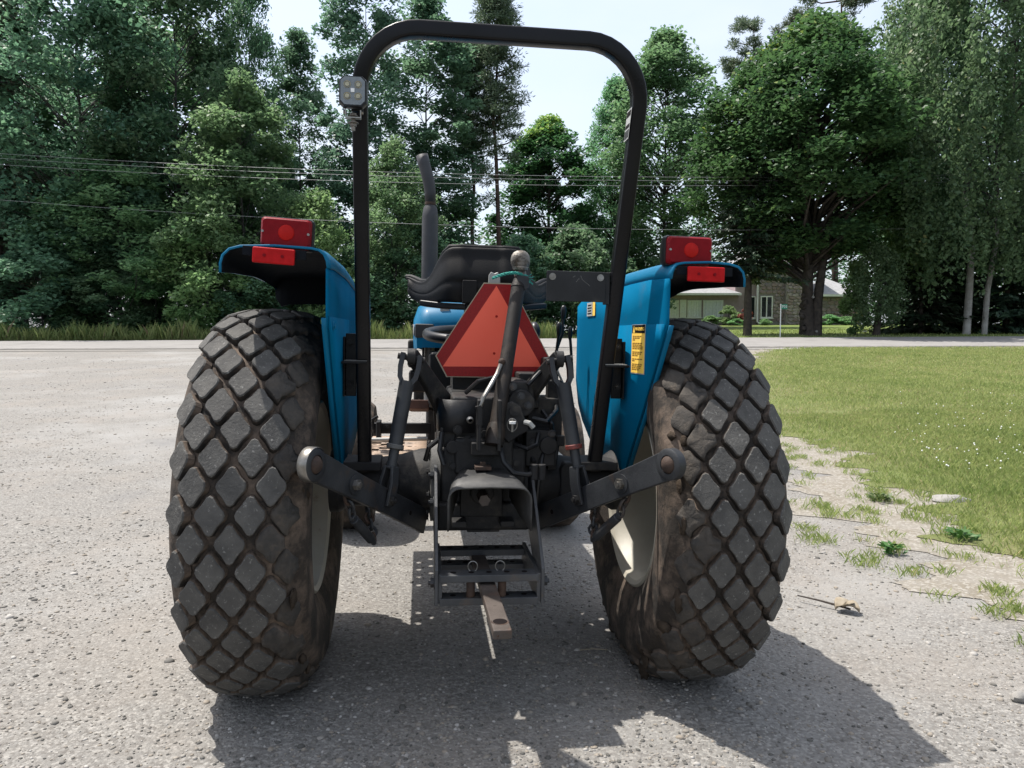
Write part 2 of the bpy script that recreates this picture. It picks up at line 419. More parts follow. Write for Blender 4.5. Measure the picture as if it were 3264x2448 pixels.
# ================================================================== TRACTOR
# local axes: x right, y forward (travel direction), z up; origin on the ground below the rear axle
T = empty('tractor', (TX, TY, 0))
T.rotation_euler = (0, TILT, YAW)
tag(T, 'blue utility tractor seen from behind with wide diamond tread tyres and black roll bar', 'tractor')

# ---- rear wheels
W, RT, HT = .362, .62, .6814
PROF = np.array([(0, .62), (.05, .6185), (.10, .611), (.135, .597), (.160, .573), (.174, .535), (.181, .47), (.178, .42), (.165, .365), (.148, .325), (.135, .308)])
def prof_at(s):
    """point and outward normal on the tyre section at arc length s from the crown"""
    sg = 1 if s >= 0 else -1; a = abs(s)
    d = np.hypot(*np.diff(PROF, axis=0).T); cs = np.r_[0, np.cumsum(d)]
    p = np.array([np.interp(a, cs, PROF[:, 0]), np.interp(a, cs, PROF[:, 1])])
    q0 = np.array([np.interp(max(a-.02, 0), cs, PROF[:, 0]), np.interp(max(a-.02, 0), cs, PROF[:, 1])])
    q1 = np.array([np.interp(a+.02, cs, PROF[:, 0]), np.interp(a+.02, cs, PROF[:, 1])])
    t = (q1-q0)/np.hypot(*(q1-q0)); n = np.array([-t[1], t[0]])
    if a < 1e-6: n = np.array([0, 1.]); t = np.array([1., 0])
    return (sg*p[0], p[1]), (sg*n[0], n[1])
def block_mesh(name, m, sd, w=.0435, l=.0590, h=.023, chip=0.):
    '''one diamond lug: flat dusty top, small chamfer, steep dark walls, rounded corners, slightly hollow sides'''
    r = random.Random(sd); out = []
    C4 = [Vector((w, 0)), Vector((0, l)), Vector((-w, 0)), Vector((0, -l))]
    for i in range(4):
        p, a_, b_ = C4[i], C4[i-1], C4[(i+1) % 4]
        q0 = p+(a_-p)*.19; q1 = p+(b_-p)*.19
        out += [q0, q0*.25+p*.5*.95+q1*.25, q1, (p+b_)*.5*.95]
    out = [v*(1+r.uniform(-.02, .02)*(1+3*chip)) for v in out]
    g = G(); V = []
    for z, f in ((-h, 1.05), (-.0045, 1.0), (0, .935)):
        V += [(v.x*f, v.y*f, z + (r.uniform(-1, .3)*.004*chip if z > -h*.5 else 0)) for v in out]
    if chip:
        V += [(v.x*.55, v.y*.55, r.uniform(-.7, .5)*.003*chip) for v in out]
    V.append((0, 0, 0))
    Fs = [(k*16+i, k*16+(i+1) % 16, (k+1)*16+(i+1) % 16, (k+1)*16+i) for k in ((0, 1, 2) if chip else (0, 1)) for i in range(16)]
    e_ = 48 if chip else 32
    Fs += [(e_+i, e_+(i+1) % 16, e_+16) for i in range(16)]
    me = bpy.data.meshes.new(name); me.from_pydata(V, [], Fs); me.materials.append(m); me.materials.append(M['rubber'])
    me.polygons.foreach_set('material_index', [1]*16+[0]*(len(Fs)-16))
    if chip: me.polygons.foreach_set('use_smooth', [True]*len(Fs))
    return me
LUGS = [block_mesh('tread_block', M['lug'], 1), block_mesh('tread_block', M['lug'], 2), block_mesh('tread_block', M['lug'], 3)]
LUGM = [block_mesh('tread_block', M['lug2'], 4, chip=1.6), block_mesh('tread_block', M['lug2'], 5, chip=2.4)]
NB = 26
CAMl = Vector((-.203, -2.586, 1.139))
def rear_wheel(s):
    cx = s*HT
    # carcass: 22 mm below the lug tops across the tread, full size at the side walls
    cp = []
    d = np.hypot(*np.diff(PROF, axis=0).T); cs = np.r_[0, np.cumsum(d)]
    for a in np.linspace(-cs[-1], cs[-1], 45):
        (px, pr), (nx, nr) = prof_at(a)
        k = .021*(1-float(sstep(abs(a), .185, .225)))
        cp.append((px-nx*k, pr-nr*k))
    g = G().lathe(cp, (cx, 0, .60), 'x', 116)
    wheel = g.build('rear_wheel', M['rubber'], T, angle=60)
    # rim: barrel open on the inside, dish towards the outside
    q = s
    rp = [(-.140*q, .322), (-.146*q, .312), (-.138*q, .300), (-.118*q, .296), (-.10*q, .285), (-.03*q, .272), (.03*q, .268), (.045*q, .24), (.05*q, .16), (.03*q, .13), (.03*q, .05)]
    g = G().lathe(rp, (cx, 0, .60), 'x', 64); g.lathe([(.146*q, .318), (.138*q, .300), (.10*q, .285), (.04*q, .27)], (cx, 0, .6), 'x', 64)
    g.build('rim', M['cream'], wheel, solid=.006, off=0)
    g = G().cyl((cx+.02*q, 0, .6), (cx+.09*q, 0, .6), .075, .06, 20)
    g.build('hub', M['cast'], wheel, bevel=.004)
    for k in range(6):
        t = 2*PI*k/6
        hexbolt(G(), (cx+.05*q, .19*math.cos(t), .6+.19*math.sin(t)), (-q, 0, 0), .013, .012).build('wheel_bolt', M['steel'], wheel)
    # tread blocks: seven staggered columns
    items = []
    for k in range(-3, 4):
        (px, pr), (nx, nr) = prof_at(k*.0505)
        for j in range(NB):
            ph = (j + .5*(k % 2))*2*PI/NB + (.03 if s > 0 else 0)
            rad = Vector((0, math.cos(ph), math.sin(ph)))
            n = Vector((nx, 0, 0)) + rad*nr; n.normalize()
            tan = Vector((0, -math.sin(ph), math.cos(ph)))
            u = tan.cross(n)
            c = Vector((cx+px, 0, .60)) + rad*pr
            c -= n*((.004 if c.z < .02 else 0) + (.011 if k*s == -3 and s < 0 else .005 if k*s == -3 else 0) + .002*random.random())
            muddy = (k*s == -3) or (k*s == -2 and ((j*7) % 5 < (2 if s < 0 else 3)))
            mt = Matrix((( u.x, tan.x, n.x, c.x), (u.y, tan.y, n.y, c.y), (u.z, tan.z, n.z, c.z), (0, 0, 0, 1)))
            me = random.choice(LUGM if muddy else LUGS)
            facing = n.dot((CAMl-c).normalized())
            items.append((facing, mt, me))
    items.sort(key=lambda t: -t[0])
    for f, mt, me in items[:148]:
        o = bpy.data.objects.new('tread_block', me); COL.objects.link(o); o.parent = wheel; o.matrix_local = mt
    for mm, nm in ((M['lug'], LUGS), (M['lug2'], LUGM)):
        g = G()
        mi = []
        for f, mt, me in items[148:]:
            if me in nm: g.add([mt @ v.co for v in me.vertices], [tuple(p.vertices) for p in me.polygons]); mi += [p.material_index for p in me.polygons]
        o = g.build('tread_blocks', mm, wheel, angle=1, recalc=False, m2=M['rubber']); o.data.polygons.foreach_set('material_index', mi)
        tag(o, kind='stuff')
    return wheel
WL, WR = rear_wheel(-1), rear_wheel(1)
# clods of dried mud on the inner shoulder of the tyres
def mud_clods(wheel, s, n, sd):
    r = random.Random(sd); g = G()
    for i in range(n):
        ph = r.uniform(PI*.80, PI*1.62) if r.random() < .9 else r.uniform(0, 2*PI)
        a = -s*r.uniform(.13, .25)
        (px, pr), (nx, nr) = prof_at(a)
        rad = Vector((0, math.cos(ph), math.sin(ph)))
        c = Vector((s*HT+px - nx*.012, 0, .6)) + rad*(pr-.012)
        o = len(g.v); sc = r.uniform(.008, .022)
        g.ball(c, sc, 9, 6, (r.uniform(.4, .8), r.uniform(.8, 2.0), r.uniform(.8, 2.0)))
        for k in range(o, len(g.v)):
            v = Vector(g.v[k]); d = v-c
            g.v[k] = tuple(c + d*(1+r.uniform(-.25, .25)))
    tag(g.build('mud', M['mud'], wheel, angle=80), kind='stuff')
mud_clods(WL, -1, 8, 3); mud_clods(WR, 1, 26, 8)

# ---- axle, housing, engine
g = G(); g.box((0, .18, .665), (.272, .72, .25)); g.box((0, .12, .86), (.21, .55, .18)); g.box((0, .9, .70), (.26, 1.1, .28))
g.box((0, -.185, .57), (.30, .05, .09)); g.box((0, -.17, .76), (.19, .04, .12))
housing = g.build('rear_housing', M['cast'], T, bevel=.012)
G().box((0, -.196, .575), (.105, .018, .11)).build('cover_plate', M['cast'], housing, bevel=.004)
for x, z in ((-.10, .73), (-.055, .81), (.055, .81), (.105, .74), (.118, .60), (-.118, .60), (-.085, .845), (.10, .845), (.0, .835)):
    hexbolt(G(), (x, -.181, z), (0, -1, 0), .0105, .010, False).build('housing_bolt', M['cast'], housing)
for s in (-1, 1):
    G().lathe([(s*.133, .10), (s*.133, .138), (s*.166, .138), (s*.171, .10)], (0, .02, .645), 'x', 36).build('axle_flange', M['dusty'], T, angle=30)
    prof = [(s*.160, .112), (s*.20, .11), (s*.27, .09), (s*.33, .082), (s*.44, .085), (s*.47, .105), (s*.50, .105), (s*.50, 0.001)]
    ax = G().lathe(prof, (0, .02, .645), 'x', 36).build('axle_housing', M['cast'], T, angle=30)
    for k in range(10):
        t = 2*PI*k/10+.2
        hexbolt(G(), (s*.172, .02+.125*math.cos(t), .645+.125*math.sin(t)), (s, 0, 0), .010, .009, False).build('flange_bolt', M['cast'], ax)
    # rounded lug cast in front of the axle tube
    G().prism([(s*.27, -.075, .56), (s*.27, -.075, .70), (s*.285, -.075, .722), (s*.31, -.075, .722), (s*.325, -.075, .70), (s*.325, -.075, .56)], (0, .05, 0)).build('axle_lug', M['cast'], ax, bevel=.006)
g = G(); g.box((0, 1.75, .80), (.34, .9, .52)); g.box((-.21, 1.5, .86), (.06, .34, .16)); g.box((-.245, .98, 1.06), (.04, .10, .13)); g.box((.0, 1.12, 1.02), (.40, .12, .26))
g.box((-.20, 1.02, .93), (.12, .1, .1)); g.box((.19, 1.1, .9), (.1, .12, .16))
engine = g.build('engine', M['cast'], T, bevel=.012)
G().cyl((-.165, 1.0, .80), (-.165, 1.0, 1.09), .024, n=16).build('filter', M['greywhite'], engine, bevel=.003)
G().cyl((-.125, .35, .915), (-.055, .35, .915), .022, n=16).build('cream_cylinder', M['cream'], engine, bevel=.004)

# ---- hood, dashboard, steering wheel, exhaust
def hood_sec(y, w, zb, zt):
    return [(-w, y, zb), (-w-.004, y, zb+.07), (-w, y, zt-.09), (-w+.02, y, zt-.03), (-w+.06, y, zt-.006), (0, y, zt+.004),
            (w-.06, y, zt-.006), (w-.02, y, zt-.03), (w, y, zt-.09), (w+.004, y, zb+.07), (w, y, zb)]
secs = [hood_sec(.84, .20, 1.09, 1.205), hood_sec(.845, .222, 1.085, 1.225), hood_sec(.88, .236, 1.082, 1.27), hood_sec(.97, .24, 1.08, 1.305), hood_sec(1.6, .235, 1.08, 1.30), hood_sec(2.3, .215, 1.06, 1.25), hood_sec(2.38, .19, 1.05, 1.2)]
g = G().grid(secs)
g.add([secs[0][i] for i in range(11)], [tuple(range(11))]); g.add([secs[-1][i] for i in range(11)], [tuple(range(11))[::-1]])
hood = g.build('hood', M['blue'], T, angle=45)
for s in (-1, 1):
    G().grid([[(s*(.2395+.002), y, z) for z in (1.135, 1.165, 1.195)] for y in (.90, .97, 1.6, 2.2)]).build('hood_stripe', M['band'], hood, solid=.004)
G().ball((-.2375, .872, 1.168), .022, 14, 8, (.16, .7, 1.2)).build('badge', M['label_white'], hood)
G().box((-.190, .842, 1.165), (.085, .012, .062)).build('band_corner', M['band'], hood, bevel=.006)
la = G().box((-.10, .876, 1.262), (.042, .012, .026)).build('hood_latch', M['greywhite'], hood, bevel=.002)
g = G(); g.box((.02, .815, 1.10), (.26, .04, .05)); g.box((0, .86, .95), (.34, .12, .25))
dash = g.build('dashboard', M['plastic'], T, bevel=.02)
c = Vector((.015, .60, 1.150)); ax_ = Vector((0, -.12, .993)); s_, u_ = frame(ax_)
ring = [c + s_*(.195*math.cos(2*PI*k/48)) + u_*(.195*math.sin(2*PI*k/48)) for k in range(49)]
sw = G().tube(ring, .021, 12, caps=False).build('steering_wheel', M['plastic'], T)
for k in range(3):
    t = 2*PI*k/3+.5
    G().strip([c + (s_*math.cos(t)+u_*math.sin(t))*.03 - ax_*.03, c + (s_*math.cos(t)+u_*math.sin(t))*.19], .03, .008, ax_.cross(s_*math.cos(t)+u_*math.sin(t))).build('spoke', M['plastic'], sw, bevel=.002)
G().cyl(c-ax_*.02, c-ax_*.04, .045, .05, 20).build('wheel_cap', M['plastic'], sw, bevel=.006)
G().cyl(c-ax_*.035, c-ax_*.32, .026, n=14).build('steering_column', M['plastic'], T)
ex = G().lathe([(1.05, .022), (1.30, .022), (1.315, .036), (1.345, .0405), (1.74, .0405), (1.785, .034), (1.80, .0235), (1.815, .0235)], (-.167, 1.3, 0), 'z', 24)
exh = ex.build('exhaust_pipe', mat('exhaust_black', (.022, .022, .026), (.045, .046, .052), rough=.6, scale=8, bump=.2, bscale=140, c3=(.09, .085, .08), s3=9, lo3=.6, hi3=.8), T, angle=50)
el = [(-.167, 1.3, 1.805), (-.168, 1.3, 1.86), (-.175, 1.3, 1.91), (-.188, 1.3, 1.96), (-.20, 1.3, 2.0), (-.212, 1.3, 2.045)]
G().tube(el, [.0255, .027, .0285, .0285, .0285, .029], 18, caps=False).build('tail_pipe', exh.data.materials[0], exh, solid=.003)
G().lathe([(1.798, .024), (1.802, .028), (1.812, .028), (1.816, .024)], (-.167, 1.3, 0), 'z', 20).build('clamp', M['rust'], exh)

# ---- front axle and front wheels (mostly hidden, they carry the nose)
G().box((0, 1.95, .42), (1.0, .10, .10)).build('front_axle', M['cast'], T, bevel=.01)
for s in (-1, 1):
    fp = [(-.12*s, .22), (-.14*s, .27), (-.13*s, .34), (-.09*s, .375), (0, .385), (.09*s, .375), (.13*s, .34), (.14*s, .27), (.12*s, .22)]
    fw = G().lathe(fp, (s*.60, 1.95, .385), 'x', 56).build('front_wheel', M['rubber'], T, angle=40)
    G().lathe([(-.11*s, .225), (-.02*s, .2), (.0, .12), (.02*s, .002)], (s*.60, 1.95, .385), 'x', 40).build('rim', M['cream'], fw, solid=.006)

# ---- foot plates with punched holes, pedal, step bracket
def foot_plate(s):
    p = .058; h = .0125; nx_, ny_ = 5, 24; x0, y0 = s*.165, .12
    g = G()
    for i in range(nx_):
        for j in range(ny_):
            ox, oy = x0+s*p*i, y0+p*j
            hole = (i % 2 == j % 2) and 1 <= i <= 4 and (3 < j < 9 or 13 < j < 22)
            if not hole:
                g.add([(ox, oy, .6), (ox+s*p, oy, .6), (ox+s*p, oy+p, .6), (ox, oy+p, .6)], [(0, 1, 2, 3)])
            else:
                o = [(ox, oy), (ox+s*p/2, oy), (ox+s*p, oy), (ox+s*p, oy+p/2), (ox+s*p, oy+p), (ox+s*p/2, oy+p), (ox, oy+p), (ox, oy+p/2)]
                cx_, cy_ = ox+s*p/2, oy+p/2
                n_ = [(cx_+(a-cx_)/(p/2)*h*(1 if abs(a-cx_)+abs(b-cy_) < p*.6 else .8), cy_+(b-cy_)/(p/2)*h*(1 if abs(a-cx_)+abs(b-cy_) < p*.6 else .8)) for a, b in o]
                V = [(a, b, .6) for a, b in o] + [(a, b, .6) for a, b in n_]
                g.add(V, [(k, (k+1) % 8, 8+(k+1) % 8, 8+k) for k in range(8)])
    b = bmesh.new(); me = bpy.data.meshes.new('t'); me.from_pydata(g.v, [], g.f); b.from_mesh(me); bmesh.ops.remove_doubles(b, verts=b.verts, dist=1e-5)
    g2 = G(); b.verts.index_update(); g2.v = [tuple(v.co) for v in b.verts]; g2.f = [tuple(v.index for v in f.verts) for f in b.faces]; b.free(); bpy.data.meshes.remove(me)
    return g2.build('foot_plate', M['plate_tan'] if s < 0 else M['greywhite'], T, solid=.004, off=0)
foot_plate(-1); foot_plate(1)
g = G(); g.box((-.29, 1.02, .705), (.27, .03, .05)); g.box((-.395, .98, .70), (.02, .10, .09)); g.strip([(-.42, .98, .70), (-.425, .98, .75), (-.40, .97, .765)], .018, .014, (0, 1, 0))
sb = g.build('step_bracket', M['black'], T, bevel=.004)
hexbolt(G(), (-.36, 1.003, .71), (0, -1, 0), .011, .01).build('bracket_bolt', M['cast'], sb); hexbolt(G(), (-.30, 1.003, .71), (0, -1, 0), .011, .01).build('bracket_bolt', M['cast'], sb)
G().cyl((-.43, .90, .665), (-.17, .90, .672), .010, n=12).build('pedal_rod', M['greywhite'], T)
pd = G().prism([(-.27, .95, .828), (-.27, .95, .81), (-.262, .95, .797), (-.245, .95, .79), (-.165, .95, .79), (-.165, .95, .832), (-.262, .95, .832)], (0, -.09, .022)).build('brake_pedal', M['pedal'], T, bevel=.004)
for a in range(2):
    for b_ in range(2):
        G().cyl((-.24+.03*a, .93-.04*b_, .8375+.01*b_), (-.24+.03*a, .93-.04*b_, .8435+.01*b_), .004, n=8).build('pedal_stud', M['rust'], pd)
G().strip([(-.17, .93, .81), (-.14, .93, .80), (-.13, .95, .70)], .03, .012, (0, 1, 0)).build('pedal_arm', M['cast'], T, bevel=.003)

# ---- fenders
FY = [-.425, -.39, -.28, -.12, .04, .20, .40, .55, .64, .70]
FLO = [1.19, 1.13, .95, .71, .70, .70, .74, .80, .86, .96]
def fender(s):
    xi = .455 if s < 0 else .478
    def xin(y): return s*(xi + (.010 if s < 0 else .036)*max(0, (-.04-y)/.38))
    def top(y): return float(np.interp(y, [-.43, -.30, 0, .25, .45, .60, .70], [1.372, 1.378, 1.372, 1.358, 1.342, 1.318, 1.295]))
    rows = []
    for y, lo in zip(FY, FLO):
        zt = top(y); zb = min(lo, zt-.03)
        zu = zt-.050 if y < .33 else zt-.012
        rows.append([(xin(y), y, zb + (zu-zb)*k/6) for k in range(7)])
    # deck: from the side plate over the rounded shoulder to the outer lip
    deck = []
    for y in np.linspace(-.428, .32, 16):
        zt = top(y); xo = s*.745; xi_ = xin(y)
        w = [(0, -.050), (s*.003, -.030), (s*.010, -.014), (s*.022, -.004), (s*.042, 0)]
        sec = [(xi_+a, y, zt+b) for a, b in w]
        lip = .024*(1-float(sstep(y, -.42, .15)))
        yk = y
        sec += [(xi_+(xo-xi_)*.5, y, zt+.004), (xo-s*.05, y, zt), (xo-s*.022, y, zt-.008), (xo-s*.006, y, zt-.024), (xo, y, zt-.045), (xo, y, zt-.045-lip)]
        deck.append(sec)
    deck.append([(p[0], .335, p[2]-.004) for p in deck[-1]]); deck.append([(p[0], .340, p[2]-(.10 if 4 <= k < 8 else .06 if k == 8 else .03 if k == 9 else .004 if k > 9 else .02)) for k, p in enumerate(deck[-1])])
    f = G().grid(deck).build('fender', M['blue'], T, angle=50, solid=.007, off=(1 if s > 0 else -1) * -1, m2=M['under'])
    G().grid(rows).build('side_plate', M['blue_dull'], f, angle=18, solid=.006, off=0)
    # lower extension panel, bolted 4 mm proud with its own rear flange
    fl = [[(xin(y)-s*.006, y, lo_), (xin(y)-s*.006, y, hi_)] for y, lo_, hi_ in ((-.412, 1.165, 1.19), (-.39, 1.125, 1.19), (-.28, .945, 1.19), (-.12, .705, 1.19), (.04, .695, 1.19))]
    G().grid(fl).build('extension_panel', M['blue_dull'], f, angle=15, solid=.005, off=0)
    e = [(xin(y), y-.003, z) for y, z in ((-.428, 1.185), (-.415, 1.16), (-.39, 1.12), (-.28, .94), (-.12, .70))]
    G().grid([[p for p in e], [(p[0]+s*.014, p[1]-.002, p[2]) for p in e]]).build('rear_flange', M['blue'], f, solid=.004)
    for y, z in (((-.36, 1.165),) if s < 0 else ()):
        hexbolt(G(), (xin(y)-s*.009, y, z), (-s, 0, 0), .009, .007, False).build('fender_bolt', M['blue'], f)
    return f, xin, top
FL, xinL, topL = fender(-1)
FR, xinR, topR = fender(1)

# warning label on the right fender (upright yellow strip with dark heading)
def on_fender(y, z, d=.0095): return Vector((xinR(y)-d, y, z))
ya, yb = -.165, -.275
u_dir = (on_fender(yb, 0, 0)-on_fender(ya, 0, 0)).normalized()      # reading direction, towards the rear edge
nrm_ = Vector((0, 0, 1)).cross(u_dir).normalized()
if nrm_.x > 0: nrm_ = -nrm_
lab_c = (on_fender(ya, 1.112)+on_fender(yb, 1.112))/2
lw, lh = .108, .152
rotm = Matrix((u_dir, Vector((0, 0, 1)), u_dir.cross(Vector((0, 0, 1))))).transposed()
if rotm.col[2].x > 0:
    u_dir = -u_dir; rotm = Matrix((u_dir, Vector((0, 0, 1)), u_dir.cross(Vector((0, 0, 1))))).transposed()
def lbl(p, q, d): return lab_c + u_dir*p + Vector((0, 0, q)) + rotm.col[2]*d
def patch(cx_, cz_, w, h, d, th=.0006):
    g = G(); g.prism([lbl(cx_-w/2, cz_-h/2, d), lbl(cx_+w/2, cz_-h/2, d), lbl(cx_+w/2, cz_+h/2, d), lbl(cx_-w/2, cz_+h/2, d)], rotm.col[2]*th); return g
patch(0, 0, lw+.006, lh+.006, 0).build('warning_label', M['label_white'], FR)
patch(0, -.012, lw, lh-.024, .0007).build('label_field', M['label_yellow'], FR)
patch(0, .064, lw, .027, .0007).build('label_heading', M['label_dark'], FR)
g = G(); g.prism([lbl(-.046, .053, .0014), lbl(-.028, .053, .0014), lbl(-.037, .075, .0014)], rotm.col[2]*.0005); g.build('warning_triangle', M['label_yellow'], FR)
text_obj('heading_text', 'WARNING', .0155, M['label_yellow'], FR, lbl(.012, .064, .0016), rotm.to_euler(), .0003)
g = G(); r = random.Random(4); zz = .041
for ln in (4, 3, 1, 0, 4, 4, 4, 4, 0, 4, 4, 2, 0, 4, 1, 0, 4, 4, 4, 3):
    x = -.046
    for w_ in range(ln):
        wd = r.uniform(.013, .022); wd = min(wd, .046-x)
        if wd > .004: pp = patch(x+wd/2, zz, wd, .0036, .0014, .0003); g.add(pp.v, pp.f)
        x += wd+.004
    zz -= .0056
g.build('label_lettering', M['label_brown'], FR)
# small white and yellow decal near the front edge of the same fender
g = G(); xx = xinR(.42)-.0065
G().box((xx, .44, 1.262), (.001, .10, .055)).build('decal', M['label_white'], FR)
G().box((xx, .365, 1.262), (.001, .04, .055)).build('decal_band', M['label_yellow'], FR)
for k in range(4): g.box((xx-.0008, .44, 1.245+.011*k), (.0006, .075-.012*(k % 2), .005))
g.build('decal_lettering', M['label_dark'], FR)

# ---- tail lights and reflectors
def tail_light(s):
    c = Vector((s*.578, -.385, 1.417 if s < 0 else 1.407)); tl = R(3.0)
    rot = Matrix.Rotation(tl if s < 0 else R(.6), 3, 'Y')
    def P(x, y, z): return c + rot @ Vector((x, y, z))
    def rr(w, h, y, r_=.010):
        o = []
        for sx, sz, a0 in ((1, 1, 0), (-1, 1, PI/2), (-1, -1, PI), (1, -1, 1.5*PI)):
            for k in range(4):
                a = a0+k*PI/6; o.append(P(sx*(w/2-r_)+r_*math.cos(a), y, sz*(h/2-r_)+r_*math.sin(a)))
        return o
    g = G(); V = rr(.140, .086, -.010) + rr(.144, .090, 0) + rr(.144, .090, .02) + rr(.126, .074, .062)
    g.add(V, [(k*16+i, k*16+(i+1) % 16, (k+1)*16+(i+1) % 16, (k+1)*16+i) for k in range(3) for i in range(16)] + [tuple(range(16)), tuple(range(48, 64))])
    h = g.build('tail_light', M['plastic'], T)
    g = G(); V = rr(.136, .082, -.010) + rr(.134, .080, -.024) + rr(.124, .070, -.031)
    g.add(V, [(k*16+i, k*16+(i+1) % 16, (k+1)*16+(i+1) % 16, (k+1)*16+i) for k in range(2) for i in range(16)] + [tuple(range(32, 48))])
    g.build('lens', M['redlens'], h)
    g = G(); o = len(g.v); n = 20
    V = [P(.002+rr_*math.cos(2*PI*k/n), yy, rr_*math.sin(2*PI*k/n)) for rr_, yy in ((.0225, -.0305), (.020, -.034), (.012, -.0365)) for k in range(n)] + [P(.002, -.0375, 0)]
    g.add(V, [(a*n+k, a*n+(k+1) % n, (a+1)*n+(k+1) % n, (a+1)*n+k) for a in range(2) for k in range(n)] + [(2*n+k, 2*n+(k+1) % n, 3*n) for k in range(n)])
    g.build('lens_centre', M['redbulb'], h)
    for sx in (-1, 1): G().cyl(P(sx*.0615, -.024, 0), P(sx*.0615, -.034, 0), .0036, n=10).build('screw', M['steel'], h)
    g = G(); g.cyl(P(0, .025, -.045), P(0, .025, -.062), .012, n=10); g.box(P(.0, .028, -.047), (.05, .03, .006)); g.build('lamp_foot', M['black'], h)
    # red reflector below the fender edge
    x0 = -.605 if s < 0 else .618; z0 = 1.350 if s < 0 else 1.336; rt = Matrix.Rotation(R(3.2) if s < 0 else R(.5), 3, 'Y')
    rf = G().box((x0, -.440, z0), (.112, .012, .043), rt).build('reflector', M['reflector'], T, bevel=.004)
    for sx in (-.024, .024):
        q = Vector((x0, -.446, z0)) + rt @ Vector((sx, 0, 0))
        G().cyl(q, q-Vector((0, .003, 0)), .0042, n=10).build('reflector_rivet', M['redlens'], rf)
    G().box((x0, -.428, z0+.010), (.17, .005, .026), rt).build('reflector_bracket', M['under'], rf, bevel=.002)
tail_light(-1); tail_light(1)

# ---- roll bar: one bent rectangular tube, leaning back a little
def rb_path():
    L0, L1 = Vector((-.382, -.075, .70)), Vector((-.384, -.36, 1.826))
    R0, R1 = Vector((.384, -.075, .70)), Vector((.424, -.36, 1.826))
    P = [L0.lerp(L1, k/6) for k in range(6)]
    r_ = .165; zt = 2.003
    up = (L1-L0).normalized()
    yt = lambda z: -.36-.25*(z-1.826)
    for k in range(10):
        a = PI - k*(PI/2)/9
        P.append(Vector((-.384+r_+r_*math.cos(a), yt(1.826+r_*math.sin(a)), 1.826+r_*math.sin(a)-.0)))
    for k in range(10):
        a = PI/2 - k*(PI/2)/9
        P.append(Vector((.424-r_+r_*math.cos(a), yt(1.826+r_*math.sin(a)), 1.826+r_*math.sin(a)+.0)))
    P += [R1.lerp(R0, k/6) for k in range(1, 7)]
    return P
P = rb_path(); g = G(); V = []; n = len(P)
w_, d_, c_ = .0218, .0225, .007                        # half face width, half depth, corner radius
sec = []
for sx, sy, a0 in ((1, 1, 0), (-1, 1, PI/2), (-1, -1, PI), (1, -1, 1.5*PI)):
    for k in range(4):
        a = a0+k*PI/6; sec.append((sx*(w_-c_)+c_*math.cos(a), sy*(d_-c_)+c_*math.sin(a)))
for i in range(n):
    t = (P[min(i+1, n-1)]-P[max(i-1, 0)]).normalized()
    dep = Vector((0, 1, 0)); dep = (dep-t*dep.dot(t)).normalized(); wid = t.cross(dep)
    V += [P[i]+wid*a+dep*b for a, b in sec]
g.add(V, [(i*16+k, i*16+(k+1) % 16, (i+1)*16+(k+1) % 16, (i+1)*16+k) for i in range(n-1) for k in range(16)])
rb = g.build('roll_bar', M['rops'], T, angle=50)
for s in (-1, 1):
    xp = -.383 if s < 0 else .400
    g = G(); g.box((xp+s*.042, -.12, 1.045), (.034, .008, .20)); g.box((xp+s*.026, -.165, 1.055), (.078, .07, .008)); g.box((xp+s*.062, -.10, 1.04), (.006, .09, .19))
    b = g.build('mounting_bracket', M['rops'], rb, bevel=.002)
    G().box((xp+s*.022, -.17, 1.0605), (.07, .055, .003)).build('bracket_shelf', M['greywhite'] if s > 0 else M['dusty'], rb, bevel=.001)
    for z in (.985, 1.115): hexbolt(G(), (xp+s*.045, -.124, z), (0, -1, 0), .009, .008).build('bracket_bolt', M['cast'], rb)
    G().box((s*.395, -.03, .715), (.13, .16, .03)).build('foot', M['cast'], rb, bevel=.005)
# white label on the inner side of the right post
g = G(); px_, a_, b_ = .4235-.0245, 1.770, 1.818
def rbp(y, z): t = (z-.70)/(1.14); return Vector((.384+.040*t-.0240, -.075-.285*t+y, z))
for (za, zb_, mm, nm, dd, ya_, yb_) in ((1.735, 1.82, 'label_white', 'roll_bar_label', 0, -.026, .024), (1.800, 1.815, 'label_dark', 'label_heading', .0007, -.022, .02), (1.768, 1.778, 'label_dark', 'label_print', .0007, -.022, .02), (1.74, 1.762, 'band', 'label_print', .0007, -.022, .02)):
    G().prism([rbp(ya_, za)-Vector((dd, 0, 0)), rbp(yb_, za)-Vector((dd, 0, 0)), rbp(yb_, zb_)-Vector((dd, 0, 0)), rbp(ya_, zb_)-Vector((dd, 0, 0))], (-.0007, 0, 0)).build(nm, M[mm], rb)

# ---- square LED work light clamped to the left post
c = Vector((-.396, -.435, 1.80))
def octo(w, h, y, k=.012):
    return [c+Vector((x, y, z)) for x, z in ((-w+k, -h), (w-k, -h), (w, -h+k), (w, h-k), (w-k, h), (-w+k, h), (-w, h-k), (-w, -h+k))]
g = G(); V = octo(.0355, .040, -.012) + octo(.0375, .042, -.004) + octo(.0375, .042, .012) + octo(.030, .034, .036)
g.add(V, [(k*8+i, k*8+(i+1) % 8, (k+1)*8+(i+1) % 8, (k+1)*8+i) for k in range(3) for i in range(8)] + [tuple(range(8)), tuple(range(24, 32))])
wl = g.build('work_light', M['plastic'], T, angle=25)
G().prism(octo(.0325, .037, -.0125, .011), (0, -.002, 0)).build('lens', M['ledglass'], wl)
for x in (-.0145, .0145):
    for z in (-.0145, .0165):
        G().lathe([(-.0150, .0075), (-.0165, .0092), (-.0145, .0100)], c+Vector((x, 0, z)), 'y', 16).build('led_ring', M['ledchip'], wl)
        G().cyl(c+Vector((x, -.0135, z)), c+Vector((x, -.0162, z)), .0058, n=12).build('led', M['ledchip'], wl)
